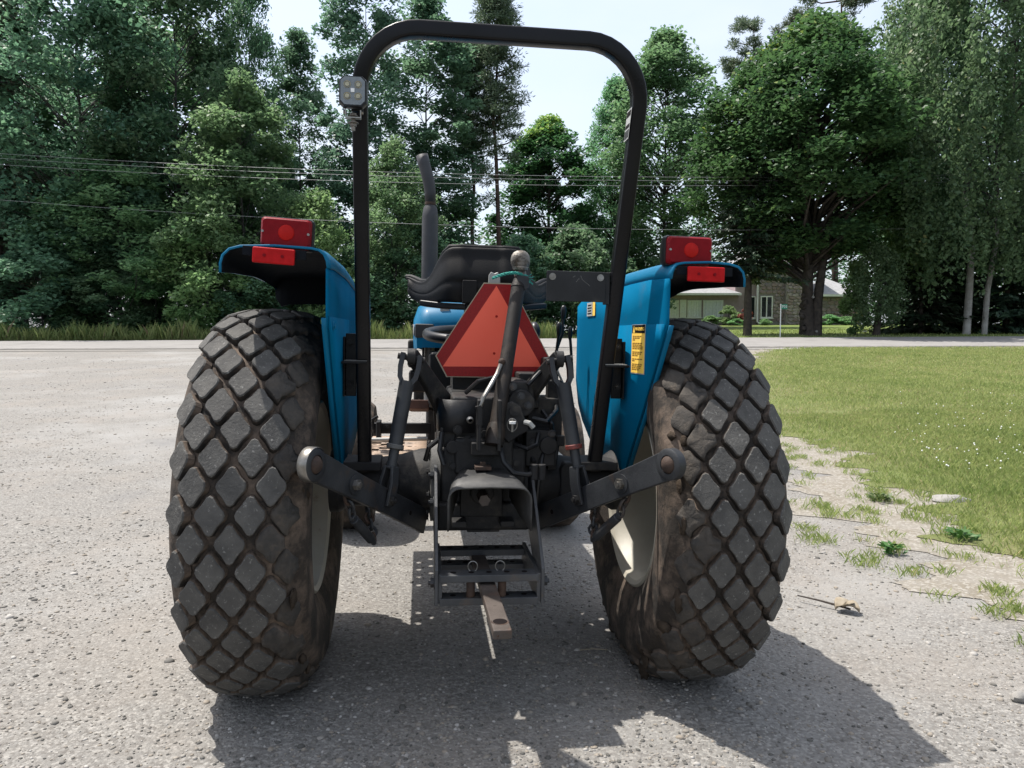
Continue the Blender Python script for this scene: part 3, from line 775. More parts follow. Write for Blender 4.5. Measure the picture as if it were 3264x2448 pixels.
G().box(c+Vector((0, -.0152, .001)), (.010, .0015, .010)).build('chip', M['white'], wl)
g = G(); g.strip([c+Vector((-.020, .012, -.046)), c+Vector((-.020, .012, -.066)), c+Vector((.020, .012, -.066)), c+Vector((.020, .012, -.046))], .020, .003, (0, 1, 0))
g.build('bracket', M['greywhite'], wl)
g = G(); hexbolt(g, c+Vector((0, .012, -.062)), (0, 0, 1), .010, .008, False); g.cyl(c+Vector((0, .012, -.068)), c+Vector((0, .012, -.100)), .0055, n=10); hexbolt(g, c+Vector((0, .012, -.078)), (0, 0, -1), .010, .010, False)
g.build('bracket_bolt', M['brass'], wl)
for x in (-1, 1): hexbolt(G(), c+Vector((x*.021, .012, -.050)), (x, 0, 0), .006, .006, False).build('side_bolt', M['steel'], wl)
G().box(c+Vector((.008, .045, -.02)), (.03, .05, .05)).build('clamp', M['plastic'], wl, bevel=.004)

# ---- number plate holder beside the right post
ph = G().box((.274, -.245, 1.304), (.188, .004, .094)).build('plate_holder', M['black'], T, bevel=.0015)
for x in (.198, .350): hexbolt(G(), (x, -.2475, 1.333), (0, -1, 0), .0075, .004, False).build('plate_bolt', M['steel'], ph)
g = G(); g.box((.365, -.236, 1.345), (.05, .014, .012)); g.box((.372, -.238, 1.30), (.02, .012, .10)); g.build('holder_arm', M['black'], ph, bevel=.002)
g = G(); r = random.Random(2)
for a in ([(.273, 1.318), (.281, 1.328), (.284, 1.327)], [(.287, 1.338), (.292, 1.326), (.302, 1.318), (.312, 1.311), (.316, 1.306)], [(.262, 1.332), (.27, 1.337)]):
    g.tube([(x, -.2472, z) for x, z in a], .0009, 5)
g.build('scratch', M['dusty'], ph)

# ---- seat: one moulded shell with side wings, seen from behind
NU, NV = 29, 15
rows = []
for j in range(NV):
    v = j/(NV-1); row = []
    for i in range(NU):
        u = -1+2*i/(NU-1); au = abs(u)
        # rim height along the width: high back, low saddle, raised wing tip
        zr = 1.462 - .115*sstep(au, .43, .70) + .026*sstep(au, .74, .95)
        zr = float(zr) - .004*au*au
        zb = 1.262 + .022*au**3 + .035*float(sstep(au, .90, 1.0))
        x = .283*u*(1-.05*(1-v)) + .018
        wrap = .26*float(sstep(au, .40, 1.0))            # sides sweep forward
        bulge = .018*math.sin(PI*min(1, v*1.25)) + .03*(1-v)
        y = .175 + wrap - bulge*(1-.3*au)
        z = zb + (zr-zb)*v
        if .30 < v < .42: y += .007                      # moulded crease above the base
        if abs(au-.30) < .05 and v > .4: y -= .010       # two upright ribs
        row.append((x, y, z))
    rows.append(row)
seat = G().grid(rows).build('seat', M['seat'], T, angle=70, solid=.016, off=1)
sv = seat.modifiers.new('sub', 'SUBSURF'); sv.levels = 1; sv.render_levels = 1
rim = [Vector(p)+Vector((0, .008, .002)) for p in rows[-1]]
G().tube(rim, .0105, 10).build('rim_piping', M['seat'], seat, angle=80)
G().strip([(-.20, .26, 1.262), (-.12, .20, 1.252), (.02, .18, 1.248), (.16, .20, 1.252), (.25, .26, 1.262)], .05, .022, (0, 1, 0)).build('base_pan', M['plastic'], seat, bevel=.006)
for x in (-.022, .085): G().ball((x, .150, 1.378), .0085, 10, 6, (1, .6, 1)).build('seat_bolt', M['steel'], seat)
g = G(); g.box((.012, .20, 1.20), (.12, .10, .16)); g.box((.012, .30, 1.10), (.24, .26, .10)); g.box((.012, .30, 1.0), (.20, .22, .14)); g.build('seat_mount', M['black'], T, bevel=.008)
g = G(); g.box((-.037, .118, 1.30), (.050, .05, .08)); g.build('mount_block', M['seat'], T, bevel=.003)
g = G(); g.prism([(.028, .098, 1.30), (.072, .098, 1.30), (.070, .098, 1.355), (.062, .098, 1.372), (.050, .098, 1.366), (.038, .098, 1.372), (.030, .098, 1.36)], (0, .012, 0))
g.build('sign_socket', M['greywhite'], T, bevel=.003)
G().ball((.262, .55, 1.165), .045, 14, 9, (.6, 1, 1)).build('seat_knob', M['plastic'], T)

# ---- slow moving vehicle triangle
SY = .082
tri = dict(A=(-.153, 1.072), B=(-.114, 1.000), Cc=(.216, 1.000), D=(.247, 1.077), E=(.108, 1.331), F_=(.012, 1.331))
out = [tri[k] for k in ('A', 'B', 'Cc', 'D', 'E', 'F_')]
def off(poly, k):
    cx_ = sum(p[0] for p in poly)/len(poly); cz_ = sum(p[1] for p in poly)/len(poly)
    return [(cx_+(x-cx_)*k, cz_+(z-cz_)*k) for x, z in poly]
sg = G().prism([(x, SY, z) for x, z in off(out, 1.006)], (0, .004, 0)).build('slow_vehicle_sign', M['smvedge'], T)
inner = [(-.128, 1.036), (.222, 1.040), (.056, 1.322)]
G().prism([(x, SY-.0012, z) for x, z in inner], (0, .0008, 0)).build('orange_triangle', M['smvorange'], sg)
oo = off(out, .984)
bands = [[oo[0], inner[0], inner[2], oo[5]], [oo[1], oo[2], inner[1], inner[0]], [oo[0], oo[1], inner[0]], [oo[2], oo[3], inner[1]], [oo[3], oo[4], inner[2], inner[1]], [oo[4], oo[5], inner[2]]]
for b in bands: G().prism([(x, SY-.0010, z) for x, z in b], (0, .0008, 0)).build('border_strip', M['smvred'], sg)
for x, z in ((.058, 1.215), (.052, 1.085)): G().ball((x, SY-.001, z), .0045, 10, 6, (1, .6, 1)).build('rivet', M['redbulb'], sg)

# ---- top link with ball head, tommy bar, bracket
t0, t1 = Vector((.033, -.225, .85)), Vector((.122, -.03, 1.335))
dl = (t1-t0).normalized()
g = G(); g.tube([t0-dl*.05, t0, t0+dl*.02], [.03, .03, .026], 18); g.cyl(t0+dl*.02, t1-dl*.02, .0235, n=20); g.cyl(t1-dl*.03, t1, .0255, .02, 18)
tl = g.build('top_link', mat('top_link_brown_black', (.011, .009, .008), (.028, .022, .018), spec=.3, rough=.6, scale=10, bump=.3, bscale=110, c3=(.085, .06, .042), s3=11, lo3=.5, hi3=.75), T, angle=40)
hc = t1+Vector((.002, -.004, .052))
g = G(); g.lathe([(-.047, .012), (-.040, .020), (-.028, .021), (-.02, .018), (-.012, .024), (.002, .029), (.016, .0295), (.030, .0275), (.040, .021), (.046, .012), (.048, .0005)], hc, 'z', 18)
g.v = [(hc.x+(x-hc.x)*(1.12 if z > hc.z-.015 else 1), hc.y+(y-hc.y)*.72, z) if z > hc.z-.022 else (x, y, z) for x, y, z in g.v]
o_ = g.build('link_ball', M['brass'], tl, angle=32)
G().lathe([(-.019, .024), (-.013, .027), (-.008, .027), (-.006, .022)], hc, 'z', 18).build('ball_collar', M['brass'], tl, angle=30)
g = G(); g.prism([(t1.x-.014, t1.y-.026, t1.z+.016), (t1.x+.030, t1.y-.026, t1.z+.012), (t1.x+.031, t1.y-.026, t1.z-.026), (t1.x+.018, t1.y-.026, t1.z-.034), (t1.x-.008, t1.y-.026, t1.z-.006)], (0, .008, 0))
g.build('link_tab', M['link'], tl, bevel=.002)
hb = [t0.lerp(t1, .44)+Vector((-.018, -.022, 0)), t0.lerp(t1, .40)+Vector((-.03, -.026, -.02)), Vector((-.012, -.262, .955)), Vector((-.022, -.262, .925))]
G().tube(hb, .0075, 10).build('tommy_bar', M['steel'], tl)
G().ball(hb[0], .012, 10, 6).build('bar_end', M['rust'], tl)
bk = G()
for x in (-.022, .040): bk.box((x, -.245, .868), (.012, .045, .16))
bk.box((.009, -.215, .79), (.105, .03, .04))
brk = bk.build('link_bracket', M['cast'], T, bevel=.004)
g = G(); g.tube([Vector((-.027, -.262, .93)), Vector((-.022, -.262, .915)), Vector((-.022, -.262, .87))], .011, 10); g.build('bracket_arm', M['cast'], brk)
# curved steel box left of the bracket, open on top
pts = [(-.145, .02), (-.148, -.05), (-.142, -.13), (-.125, -.165), (-.10, -.175), (-.03, -.178)]
G().grid([[(x, y, z) for x, y in pts] for z in (.835, .88, .94)]).build('lift_cover', M['black'], T, angle=50, solid=.006)
G().lathe([(0, .006), (.004, .011), (.010, .011), (.012, .007), (.020, .007), (.022, .011), (.028, .011), (.030, .004)], (-.047, -.208, .878), 'y', 12).build('cover_bolt', M['steel'], T)
pl = G(); pl.prism([(.055, -.20, .83), (.055, -.20, .93), (.085, -.20, .94), (.115, -.20, .925), (.125, -.20, .89), (.14, -.20, .865), (.14, -.20, .845), (.105, -.20, .825), (.075, -.20, .805)], (0, .03, 0))
vb = pl.build('hinge_plate', M['cast'], T, bevel=.005)
G().cyl((.092, -.206, .908), (.092, -.20, .908), .016, n=16).build('plate_boss', M['cast'], vb)
rg = [Vector((.083+.016*math.cos(2*PI*k/20), -.232, .868+.020*math.sin(2*PI*k/20))) for k in range(21)]
G().tube(rg, .0016, 6, False).build('pin_ring', M['steel'], vb)
G().cyl((.083, -.236, .846), (.083, -.236, .888), .0042, n=8).build('lynch_pin', M['steel'], vb)
G().cyl((.083, -.238, .872), (.083, -.238, .880), .011, n=10).build('pin_head', M['white'], vb)
G().tube([(.125, -.21, .875), (.140, -.22, .872), (.152, -.22, .858)], .0085, 8).build('drain_spout', M['greywhite'], vb)
# hydraulic valve block, quadrant, clutter right of the top link
g = G(); g.box((.155, -.02, .965), (.07, .13, .12)); g.box((.215, .02, .875), (.12, .16, .13)); g.box((.10, -.10, .95), (.09, .10, .10)); g.cyl((.12, -.17, .93), (.12, -.05, .93), .045, n=16)
g.box((.245, .05, 1.03), (.05, .10, .09)); g.box((.17, .0, .80), (.10, .12, .05))
vbk = g.build('valve_block', M['cast'], T, bevel=.006)
hexbolt(G(), (.245, -.003, 1.04), (0, -1, 0), .014, .01).build('valve_bolt', M['steel'], vbk)
for p in ([(.285, .05, 1.06), (.262, .03, 1.02), (.268, .0, .95), (.255, -.02, .91)], [(.225, -.02, 1.075), (.26, -.03, 1.03), (.285, -.01, .985)]): G().tube(p, .0045, 6).build('cable', M['greywhite'], vbk)
for p in ([(.045, -.235, .80), (.055, -.262, .755), (.085, -.268, .722), (.13, -.262, .715), (.155, -.262, .722)], [(.205, -.07, .83), (.20, -.13, .77), (.185, -.16, .71), (.178, -.165, .64), (.175, -.15, .58)], [(-.135, -.17, .835), (-.142, -.19, .78), (-.128, -.2, .735)],
          [(-.13, -.14, .82), (-.175, -.15, .785), (-.185, -.13, .74)], [(.165, -.09, .82), (.162, -.12, .76), (.165, -.15, .735)]):
    G().tube(p, .0085, 9).build('hydraulic_hose', M['plastic'], T)
for x in (.152, .176): G().cyl((x, -.262, .70), (x, -.262, .748), .0125, n=10).build('hose_coupler', M['cast'], T, bevel=.002)
G().cyl((.115, -.13, .955), (.115, -.02, .955), .052, n=18).build('pump_casting', M['cast'], T, bevel=.006)
G().box((.19, -.10, .78), (.10, .08, .12)).build('valve_casting', M['cast'], T, bevel=.006)
G().cyl((.215, -.05, .79), (.215, -.15, .79), .03, n=14).build('valve_plug', M['cast'], T, bevel=.004)
G().box((-.115, -.13, .80), (.05, .06, .10)).build('side_casting', M['cast'], T, bevel=.006)
G().cyl((-.10, -.19, .79), (-.10, -.10, .79), .022, n=12).build('filler_plug', M['cast'], T, bevel=.004)
G().box((.25, -.02, .93), (.05, .05, .14)).build('valve_stack', M['cast'], T, bevel=.006)
for p in ([(.20, -.09, .90), (.225, -.13, .86), (.235, -.11, .80), (.232, -.06, .74)], [(.14, -.16, .99), (.18, -.15, 1.03), (.225, -.09, 1.05), (.25, -.02, 1.06)], [(.16, -.14, .88), (.205, -.15, .87), (.25, -.08, .90), (.262, .0, .95)],
          [(.255, -.03, .86), (.262, -.05, .78), (.25, -.06, .70)], [(-.06, -.14, .96), (-.02, -.16, 1.0), (.03, -.13, 1.01)], [(.10, -.19, .80), (.135, -.22, .79), (.165, -.2, .80), (.18, -.15, .83)]):
    G().tube(p, .0075, 8).build('hydraulic_hose', M['plastic'], T)
for x, z in ((.262, .80), (.235, .72)):
    G().box((x, -.09, z), (.03, .03, .035)).build('hose_fitting', M['cast'], T, bevel=.004)
for x, y, z in ((.09, -.18, .985), (.14, -.18, .925), (.115, -.19, .955), (.165, -.145, .80), (.225, -.145, .83)): hexbolt(G(), (x, y, z), (0, -1, 0), .009, .009, False).build('casting_bolt', M['link'], T)
# levers on the right
for p, kr in (([(.36, .55, 1.0), (.352, .52, 1.09), (.372, .50, 1.16), (.375, .5, 1.235)], .012), ([(.345, .45, 1.02), (.34, .44, 1.10), (.345, .43, 1.165)], .011), ([(.42, .5, .98), (.41, .5, 1.10), (.405, .5, 1.15)], .010)):
    lv = G().tube(p, .006, 8).build('lever', M['black'], T)
    e = Vector(p[-1]); G().lathe([(-.012, kr*.6), (.0, kr*.85), (.02, kr), (.034, kr*.95), (.042, kr*.5), (.044, .0005)], e, 'z', 12).build('knob', M['plastic'], lv, angle=60)

# ---- three-point linkage
for s in (-1, 1):
    am = G().strip([(s*.10, .02, .86), (s*.135, -.05, .925), (s*.165, -.10, .975), (s*.205, -.155, 1.04), (s*.234, -.205, 1.085)], .026, [.085, .08, .062, .05, .045], (s*.7, .7, 0)).build('lift_arm', M['cast'], T, bevel=.006)
    top, bot = Vector((s*.234, -.205, 1.072)), Vector((s*.306, -.262, .640))
    d = (bot-top).normalized(); side = Vector((1, 0, 0)); side = (side-d*side.dot(d)).normalized()
    f1 = top+d*.085
    g = G()
    lft = [top-side*.026-d*.012, top-side*.028+d*.03, top-side*.024+d*.062, f1-side*.010, f1+side*.010, top+side*.024+d*.062, top+side*.028+d*.03, top+side*.026-d*.012]
    g.strip(lft, .030, .015, d.cross(side))
    g.cyl(f1-d*.012, top+d*.27, .0235, .0225, 18)
    rod = g.build('lift_rod', M['link'], T, angle=40)
    G().cyl(top-side*.042, top+side*.042, .0095, n=12).build('clevis_pin', M['cast'], rod)
    G().lathe([(-.012, .026), (.012, .026), (.014, .018)], top-d*.004, 'x', 16).build('arm_eye', M['cast'], rod)
    G().cyl(top+d*.27, top+d*.285, .027, n=16).build('collar', M['redpaint'] if s > 0 else M['dusty'], rod, bevel=.003)
    G().cyl(top+d*.28, bot-d*.095, .0155, n=14).build('threaded_rod', M['link'], rod)
    f2 = bot-d*.10; yv = Vector((s*-.885, -.466, 0)); yv = (yv-d*yv.dot(d)).normalized()
    g = G(); g.strip([bot+yv*.017+d*.018, bot+yv*.019-d*.05, f2+yv*.012, f2-yv*.012, bot-yv*.019-d*.05, bot-yv*.017+d*.018], .040, .011, d.cross(yv)); g.build('lower_fork', M['link'], rod, bevel=.003)
    # lower link
    A, B = Vector((s*.195, -.05, .525)), Vector((s*.480, -.590, .803))
    dd = (B-A).normalized(); nn = dd.cross(Vector((0, 0, 1))).normalized()
    if nn.y > 0: nn = -nn
    ll = G().strip([A-dd*.02, A+dd*.02, A.lerp(B, .35), A.lerp(B, .8), B-dd*.02], .020, [.085, .08, .074, .076, .082], nn).build('lower_link', M['link'], T, bevel=.003)
    n_ = 28; upv = nn.cross(dd)
    g = G()
    V = []
    for yy, rr_ in ((-.014, .0415), (-.012, .044), (.012, .044), (.014, .0415), (.015, .026), (-.015, .026)):
        V += [B + nn*yy + dd*(rr_*math.cos(2*PI*k/n_)) + upv*(rr_*math.sin(2*PI*k/n_)) for k in range(n_)]
    g.add(V, [(a*n_+k, a*n_+(k+1) % n_, ((a+1) % 6)*n_+(k+1) % n_, ((a+1) % 6)*n_+k) for a in range(6) for k in range(n_)])
    g.build('ball_end', M['link'], ll, angle=40)
    if s < 0:
        g = G(); V = []
        for yy, rr_ in ((-.0145, .0455), (-.0135, .0463), (.0135, .0463), (.0145, .0455)):
            V += [B + nn*yy + dd*(rr_*math.cos(-2+4*k/n_)) + upv*(rr_*math.sin(-2+4*k/n_)) for k in range(n_+1)]
        m_ = n_+1
        g.add(V, [(a*m_+k, a*m_+k+1, (a+1)*m_+k+1, (a+1)*m_+k) for a in range(3) for k in range(n_)]); g.build('worn_rim', M['steel'], ll, angle=40)
    G().ball(B, .0275, 16, 10).build('ball', M['rust'], ll)
    q = A.lerp(B, .70)+nn*.010
    g = G(); hexbolt(g, q, nn, .016, .016); g.build('link_bolt', M['steel'], ll)
    G().cyl(q, q+nn*.004, .028, n=20).build('washer', M['link'], ll)
    q2 = bot+nn*.03
    hexbolt(G(), bot+nn*.022, nn, .013, .012).build('fork_bolt', M['cast'], ll)
    q3 = A.lerp(B, .16)+nn*.0095
    G().cyl(q3, q3+nn*.0012, .0075, n=14).build('link_hole', M['label_dark'], ll)
    # check chain with turnbuckle hanging below the link
    def chain(a, b, nlk, nm='check_chain', r0=.0125):
        root = empty(nm, a, T); a, b = Vector(a), Vector(b); dv = (b-a)/nlk; dn = dv.normalized()
        s1, u1 = frame(dn)
        for k in range(nlk):
            cc = a+dv*(k+.5)-a; ax1 = s1 if k % 2 else u1
            L_ = dv.length*.72; ring = []
            for i in range(15):
                t = 2*PI*i/14; ring.append(cc + dn*(L_*math.cos(t)) + ax1*(r0*math.sin(t)))
            G().tube(ring, .0048, 6, False).build('chain_link', M['rust'] if k % 3 == 0 else M['link'], root)
    q4 = A.lerp(B, .70)-nn*.016-Vector((0, 0, .03))
    chain(q4, q4+Vector((-s*.016, .03, -.075)), 3)
    tb0 = q4+Vector((-s*.018, .035, -.08)); tb1 = tb0+Vector((-s*.045, .09, -.085))
    g = G(); g.cyl(tb0, tb1, .0145, n=12); g.cyl(tb0-(tb1-tb0)*.12, tb1+(tb1-tb0)*.18, .0085, n=10); g.build('turnbuckle', M['link'], T, bevel=.003)
    chain(tb1+Vector((-s*.008, .02, -.012)), Vector((s*.365, -.20, .60)), 5)
    g = G(); g.strip([(s*.365, -.20, .60), (s*.35, -.14, .66)], .03, .012, (0, 1, 0)); g.build('chain_anchor', M['cast'], T)

# ---- power take-off shield and shaft
sh = []
for y, wd, zt, zb in ((-.19, .085, .722, .63), (-.30, .108, .715, .59), (-.425, .121, .705, .58)):
    r_ = .035; row = [(-wd, y, zb), (-wd, y, (zb+zt-r_)/2)]
    for k in range(5): a = PI-k*PI/8; row.append((-wd+r_+r_*math.cos(a), y, zt-r_+r_*math.sin(a)))
    row += [(0, y, zt+.003)]
    for k in range(5): a = PI/2-k*PI/8; row.append((wd-r_+r_*math.cos(a), y, zt-r_+r_*math.sin(a)))
    row += [(wd, y, (zb+zt-r_)/2), (wd, y, zb)]
    sh.append(row)
po = G().grid(sh).build('shaft_shield', mat('shield_grey_black', (.022, .022, .023), (.05, .049, .047), rough=.6, scale=9, bump=.25, bscale=120, c3=(.10, .095, .085), s3=6, lo3=.52, hi3=.75), T, angle=50, solid=.005)
g = G(); g.box((-.008, -.24, .735), (.05, .05, .01)); g.cyl((-.008, -.24, .735), (-.008, -.24, .752), .010, n=6); g.build('shield_latch', M['rust'], po)
G().box((-.008, -.205, .635), (.135, .02, .125)).build('shaft_plate', M['cast'], T, bevel=.004)
for x in (-.08, .07): G().box((x, -.24, .562), (.045, .07, .02)).build('plate_ear', M['cast'], T, bevel=.004)
sf = G().cyl((-.008, -.215, .652), (-.008, -.235, .652), .036, n=24).build('power_shaft', M['cast'], T, bevel=.004)
g = G(); n_ = 24
V = [(-.008+(.0175 if k % 4 < 2 else .0155)*math.cos(2*PI*k/n_), y, .648+(.0175 if k % 4 < 2 else .0155)*math.sin(2*PI*k/n_)) for y in (-.235, -.325) for k in range(n_)]
g.add(V, [(k, (k+1) % n_, n_+(k+1) % n_, n_+k) for k in range(n_)] + [tuple(range(n_, 2*n_))]); g.build('shaft_spline', M['drawbar'], sf, angle=20)

# ---- drawbar and its carrier
cf = empty('drawbar_carrier', (0, -.25, .42), T)
def cpart(g, nm, m, **k): o = g.build(nm, m, cf, **k); o.location = (0, .25, -.42); return o
def hole_bar(y, z, w, x0, x1):
    g = G(); g.box(((x0+x1)/2, y, z-.003), (x1-x0, w, .021)); o = cpart(g, 'cross_bar', M['carrier'], bevel=.002)
    for k in range(5):
        x = x0+(x1-x0)*(k+.75)/5.5
        gh = G(); gh.cyl((x, y, z+.0077), (x, y, z+.0085), .0085, n=14); cpart(gh, 'bar_hole', M['label_dark'])
for y, z in ((-.11, .437), (-.11, .388), (-.405, .446), (-.405, .378)): hole_bar(y, z, .058, -.142, .146)
for s in (-1, 1):
    x = s*.150+.003
    g = G(); g.prism([(x, -.10, .72), (x, -.16, .72), (x, -.435, .47), (x, -.435, .365), (x, -.40, .365), (x, -.13, .52), (x, -.08, .50)], (s*.010, 0, 0)); cpart(g, 'side_plate', M['carrier'], bevel=.002)
    g = G(); g.box((x-s*.006, -.26, .413), (.012, .34, .085)); cpart(g, 'side_rail', M['carrier'], bevel=.002)
    for p in ((-.405, .425), (-.12, .69), (-.12, .60)): cpart(hexbolt(G(), (x+s*.010, p[0], p[1]), (s, 0, 0), .014, .012), 'carrier_bolt', M['link'])
for x in (-.052, .040): cpart(G().cyl((x, -.415, .386), (x, -.415, .438), .0125, n=14), 'spacer', M['rust'])
for x in (-.045, .036):
    rg = [Vector((x+.014*math.cos(2*PI*k/16), -.39, .466+.016*math.sin(2*PI*k/16))) for k in range(17)]
    cpart(G().tube(rg, .0018, 6, False), 'pin_ring', M['steel'])
db = G().strip([(-.012, -.02, .416), (-.006, -.30, .414), (.006, -.755, .404)], .048, .025, (1, 0, 0)).build('drawbar', M['drawbar'], T, bevel=.004)
def on_bar(y): t = (-.02-y)/.735; return (-.012+.018*t, y, .416-.012*t+.0124)
for y, rr_, mm in ((-.70, .0185, 'label_dark'), (-.585, .0095, 'label_dark'), (-.53, .0095, 'label_dark'), (-.20, .010, 'label_dark')):
    p = Vector(on_bar(y)); G().cyl(p, p+Vector((0, 0, .0009)), rr_, n=18).build('bar_hole', M[mm], db)
p = Vector(on_bar(-.70)); G().cyl(p-Vector((0, 0, .0006)), p+Vector((0, 0, .0004)), .0235, n=20).build('rust_ring', M['rust'], db)
G().cyl((-.006, -.756, .402), (-.0055, -.7575, .402), .003, n=6).build('bar_mark', M['rust'], db)

# ---- frayed twine knotted round the top link (a loose thing tied on)
tw = empty('twine', T.matrix_basis @ Vector((.09, -.03, 1.345)))
tag(tw, 'short frayed teal twine tied below the ball head of the top link', 'twine')
Tm = Matrix.LocRotScale(Vector((TX, TY, 0)), T.rotation_euler, None); off_ = Tm @ Vector((.09, -.03, 1.345))
def twp(p): return Tm @ Vector(p) - off_
r = random.Random(9)
for k in range(3):
    pts = []
    for i in range(22):
        t = i/21; a = t*26+k*2*PI/3
        x = .030+.118*t; z = 1.338+.020*math.sin(t*PI*.8)-.003*t + .0035*math.sin(a); y = -.040-.022*math.sin(t*PI) + .0035*math.cos(a)
        pts.append(twp((x, y, z)))
    G().tube(pts, .0024, 6).build('strand', M['twine'], tw)
for k in range(14):
    b = Vector((.146, -.045, 1.338)); d = Vector((r.uniform(.2, 1), r.uniform(-.6, .3), r.uniform(-.7, .9))).normalized()*r.uniform(.012, .03)
    G().tube([twp(b), twp(b+d*.5+Vector((0, 0, .002))), twp(b+d)], .0011, 5).build('frayed_end', M['twine'], tw)

# ================================================================== PLANTS
def leaf_mat(name, dark, light, trans=.28, rough=.5, vary=.06, c3=None):
    m = bpy.data.materials.new(name); m.use_nodes = True; t = m.node_tree; t.nodes.clear(); L = t.links.new
    o = t.nodes.new('ShaderNodeOutputMaterial'); p = t.nodes.new('ShaderNodeBsdfPrincipled'); tr = t.nodes.new('ShaderNodeBsdfTranslucent'); ms = t.nodes.new('ShaderNodeMixShader')
    a = t.nodes.new('ShaderNodeAttribute'); a.attribute_name = 'tone'
    r = t.nodes.new('ShaderNodeValToRGB')
    r.color_ramp.elements[0].color = (*dark, 1); r.color_ramp.elements[1].color = (*light, 1)
    if c3:
        e = r.color_ramp.elements.new(.93); e.color = (*light, 1); r.color_ramp.elements[2].color = (*c3, 1)
    oi = t.nodes.new('ShaderNodeObjectInfo'); hs = t.nodes.new('ShaderNodeHueSaturation')
    mr = t.nodes.new('ShaderNodeMapRange'); mr.inputs['To Min'].default_value = .5-vary*.5; mr.inputs['To Max'].default_value = .5+vary*.5
    mv = t.nodes.new('ShaderNodeMapRange'); mv.inputs['To Min'].default_value = .82; mv.inputs['To Max'].default_value = 1.18
    L(oi.outputs['Random'], mr.inputs['Value']); L(oi.outputs['Random'], mv.inputs['Value'])
    L(a.outputs['Fac'], r.inputs['Fac']); L(r.outputs['Color'], hs.inputs['Color']); L(mr.outputs['Result'], hs.inputs['Hue']); L(mv.outputs['Result'], hs.inputs['Value'])
    L(hs.outputs['Color'], p.inputs['Base Color']); L(hs.outputs['Color'], tr.inputs['Color'])
    p.inputs['Roughness'].default_value = rough; p.inputs['Specular IOR Level'].default_value = .4
    ms.inputs['Fac'].default_value = trans
    L(p.outputs['BSDF'], ms.inputs[1]); L(tr.outputs['BSDF'], ms.inputs[2]); L(ms.outputs['Shader'], o.inputs['Surface'])
    return m
M['leaf_mid'] = leaf_mat('leaf_mid_green', (0.049, 0.129, 0.075), (0.218, 0.367, 0.200), trans=.58)
M['leaf_dark'] = leaf_mat('leaf_dark_green', (0.032, 0.079, 0.039), (0.132, 0.231, 0.092), trans=.54, c3=(0.243, 0.304, 0.075))
M['leaf_light'] = leaf_mat('leaf_light_green', (.105, .225, .085), (.31, .48, .205), trans=.56)
M['leaf_poplar'] = leaf_mat('leaf_poplar', (0.053, 0.123, 0.075), (0.189, 0.308, 0.176), trans=.56, rough=.42)
M['leaf_birch'] = leaf_mat('leaf_birch', (.062, .125, .062), (.200, .310, .150), trans=.56, c3=(.30, .31, .13))
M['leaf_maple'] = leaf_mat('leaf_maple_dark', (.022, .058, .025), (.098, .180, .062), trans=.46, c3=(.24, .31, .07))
M['leaf_fresh'] = leaf_mat('leaf_fresh_green', (.07, .165, .075), (.23, .375, .175), trans=.56)
M['needle'] = leaf_mat('needle_dark', (0.018, 0.040, 0.022), (0.057, 0.095, 0.050), trans=.1)
M['needle_brown'] = leaf_mat('needle_browned', (0.032, 0.061, 0.037), (0.086, 0.122, 0.069), trans=.15, c3=(0.200, 0.129, 0.085))
M['needle_pine'] = leaf_mat('needle_pine', (0.072, 0.122, 0.074), (0.215, 0.264, 0.162), trans=.3)
M['grass'] = leaf_mat('grass_blade', (.165, .240, .060), (.385, .415, .160), trans=.48, vary=0, c3=(.48, .40, .22))
M['grass_tall'] = leaf_mat('tall_grass', (0.104, 0.168, 0.048), (0.272, 0.304, 0.112), trans=.45, vary=0, c3=(0.208, 0.160, 0.096))
M['weed'] = leaf_mat('weed_leaf', (0.028, 0.076, 0.014), (0.080, 0.152, 0.032), trans=.25)
M['bark'] = mat('bark_brown', (.085, .066, .052), (.035, .028, .024), rough=.9, scale=6, bump=.8, bscale=16, bdist=.03, c3=(.16, .135, .11), s3=2, lo3=.55, hi3=.75)
M['bark_red'] = mat('bark_reddish', (.13, .075, .055), (.055, .036, .03), rough=.9, scale=5, bump=.7, bscale=14, bdist=.03)
M['bark_grey'] = mat('bark_grey', (.085, .082, .074), (.04, .038, .034), rough=.85, scale=4, bump=.5, bscale=14, bdist=.02)
M['bark_birch'] = mat('bark_birch_white', (.50, .48, .45), (.30, .285, .26), tint=.7, rough=.7, scale=3, bump=.3, bscale=18, bdist=.01, c3=(.07, .06, .055), s3=3.5, lo3=.58, hi3=.66)

def leaf_quads(C, size, rg, aspect=.62, droop=.25, tilt=.55, direction=None):
    """rhombic leaves at points C"""
    N = len(C)
    a = rg.uniform(0, 2*PI, N)
    d = np.stack([np.cos(a), np.sin(a), -droop + rg.normal(0, .28, N)], 1)
    if direction is not None: d = direction + .55*d
    d /= np.linalg.norm(d, axis=1)[:, None]
    up = np.stack([rg.normal(0, tilt, N), rg.normal(0, tilt, N), np.ones(N)], 1)
    s = np.cross(d, up); s /= np.linalg.norm(s, axis=1)[:, None]+1e-9
    n = np.cross(s, d)
    L = np.asarray(size)[:, None]
    return np.stack([C-d*L*.5, C+s*L*aspect*.5+n*L*.06, C+d*L*.5-n*L*.05, C-s*L*aspect*.5+n*L*.06], 1)

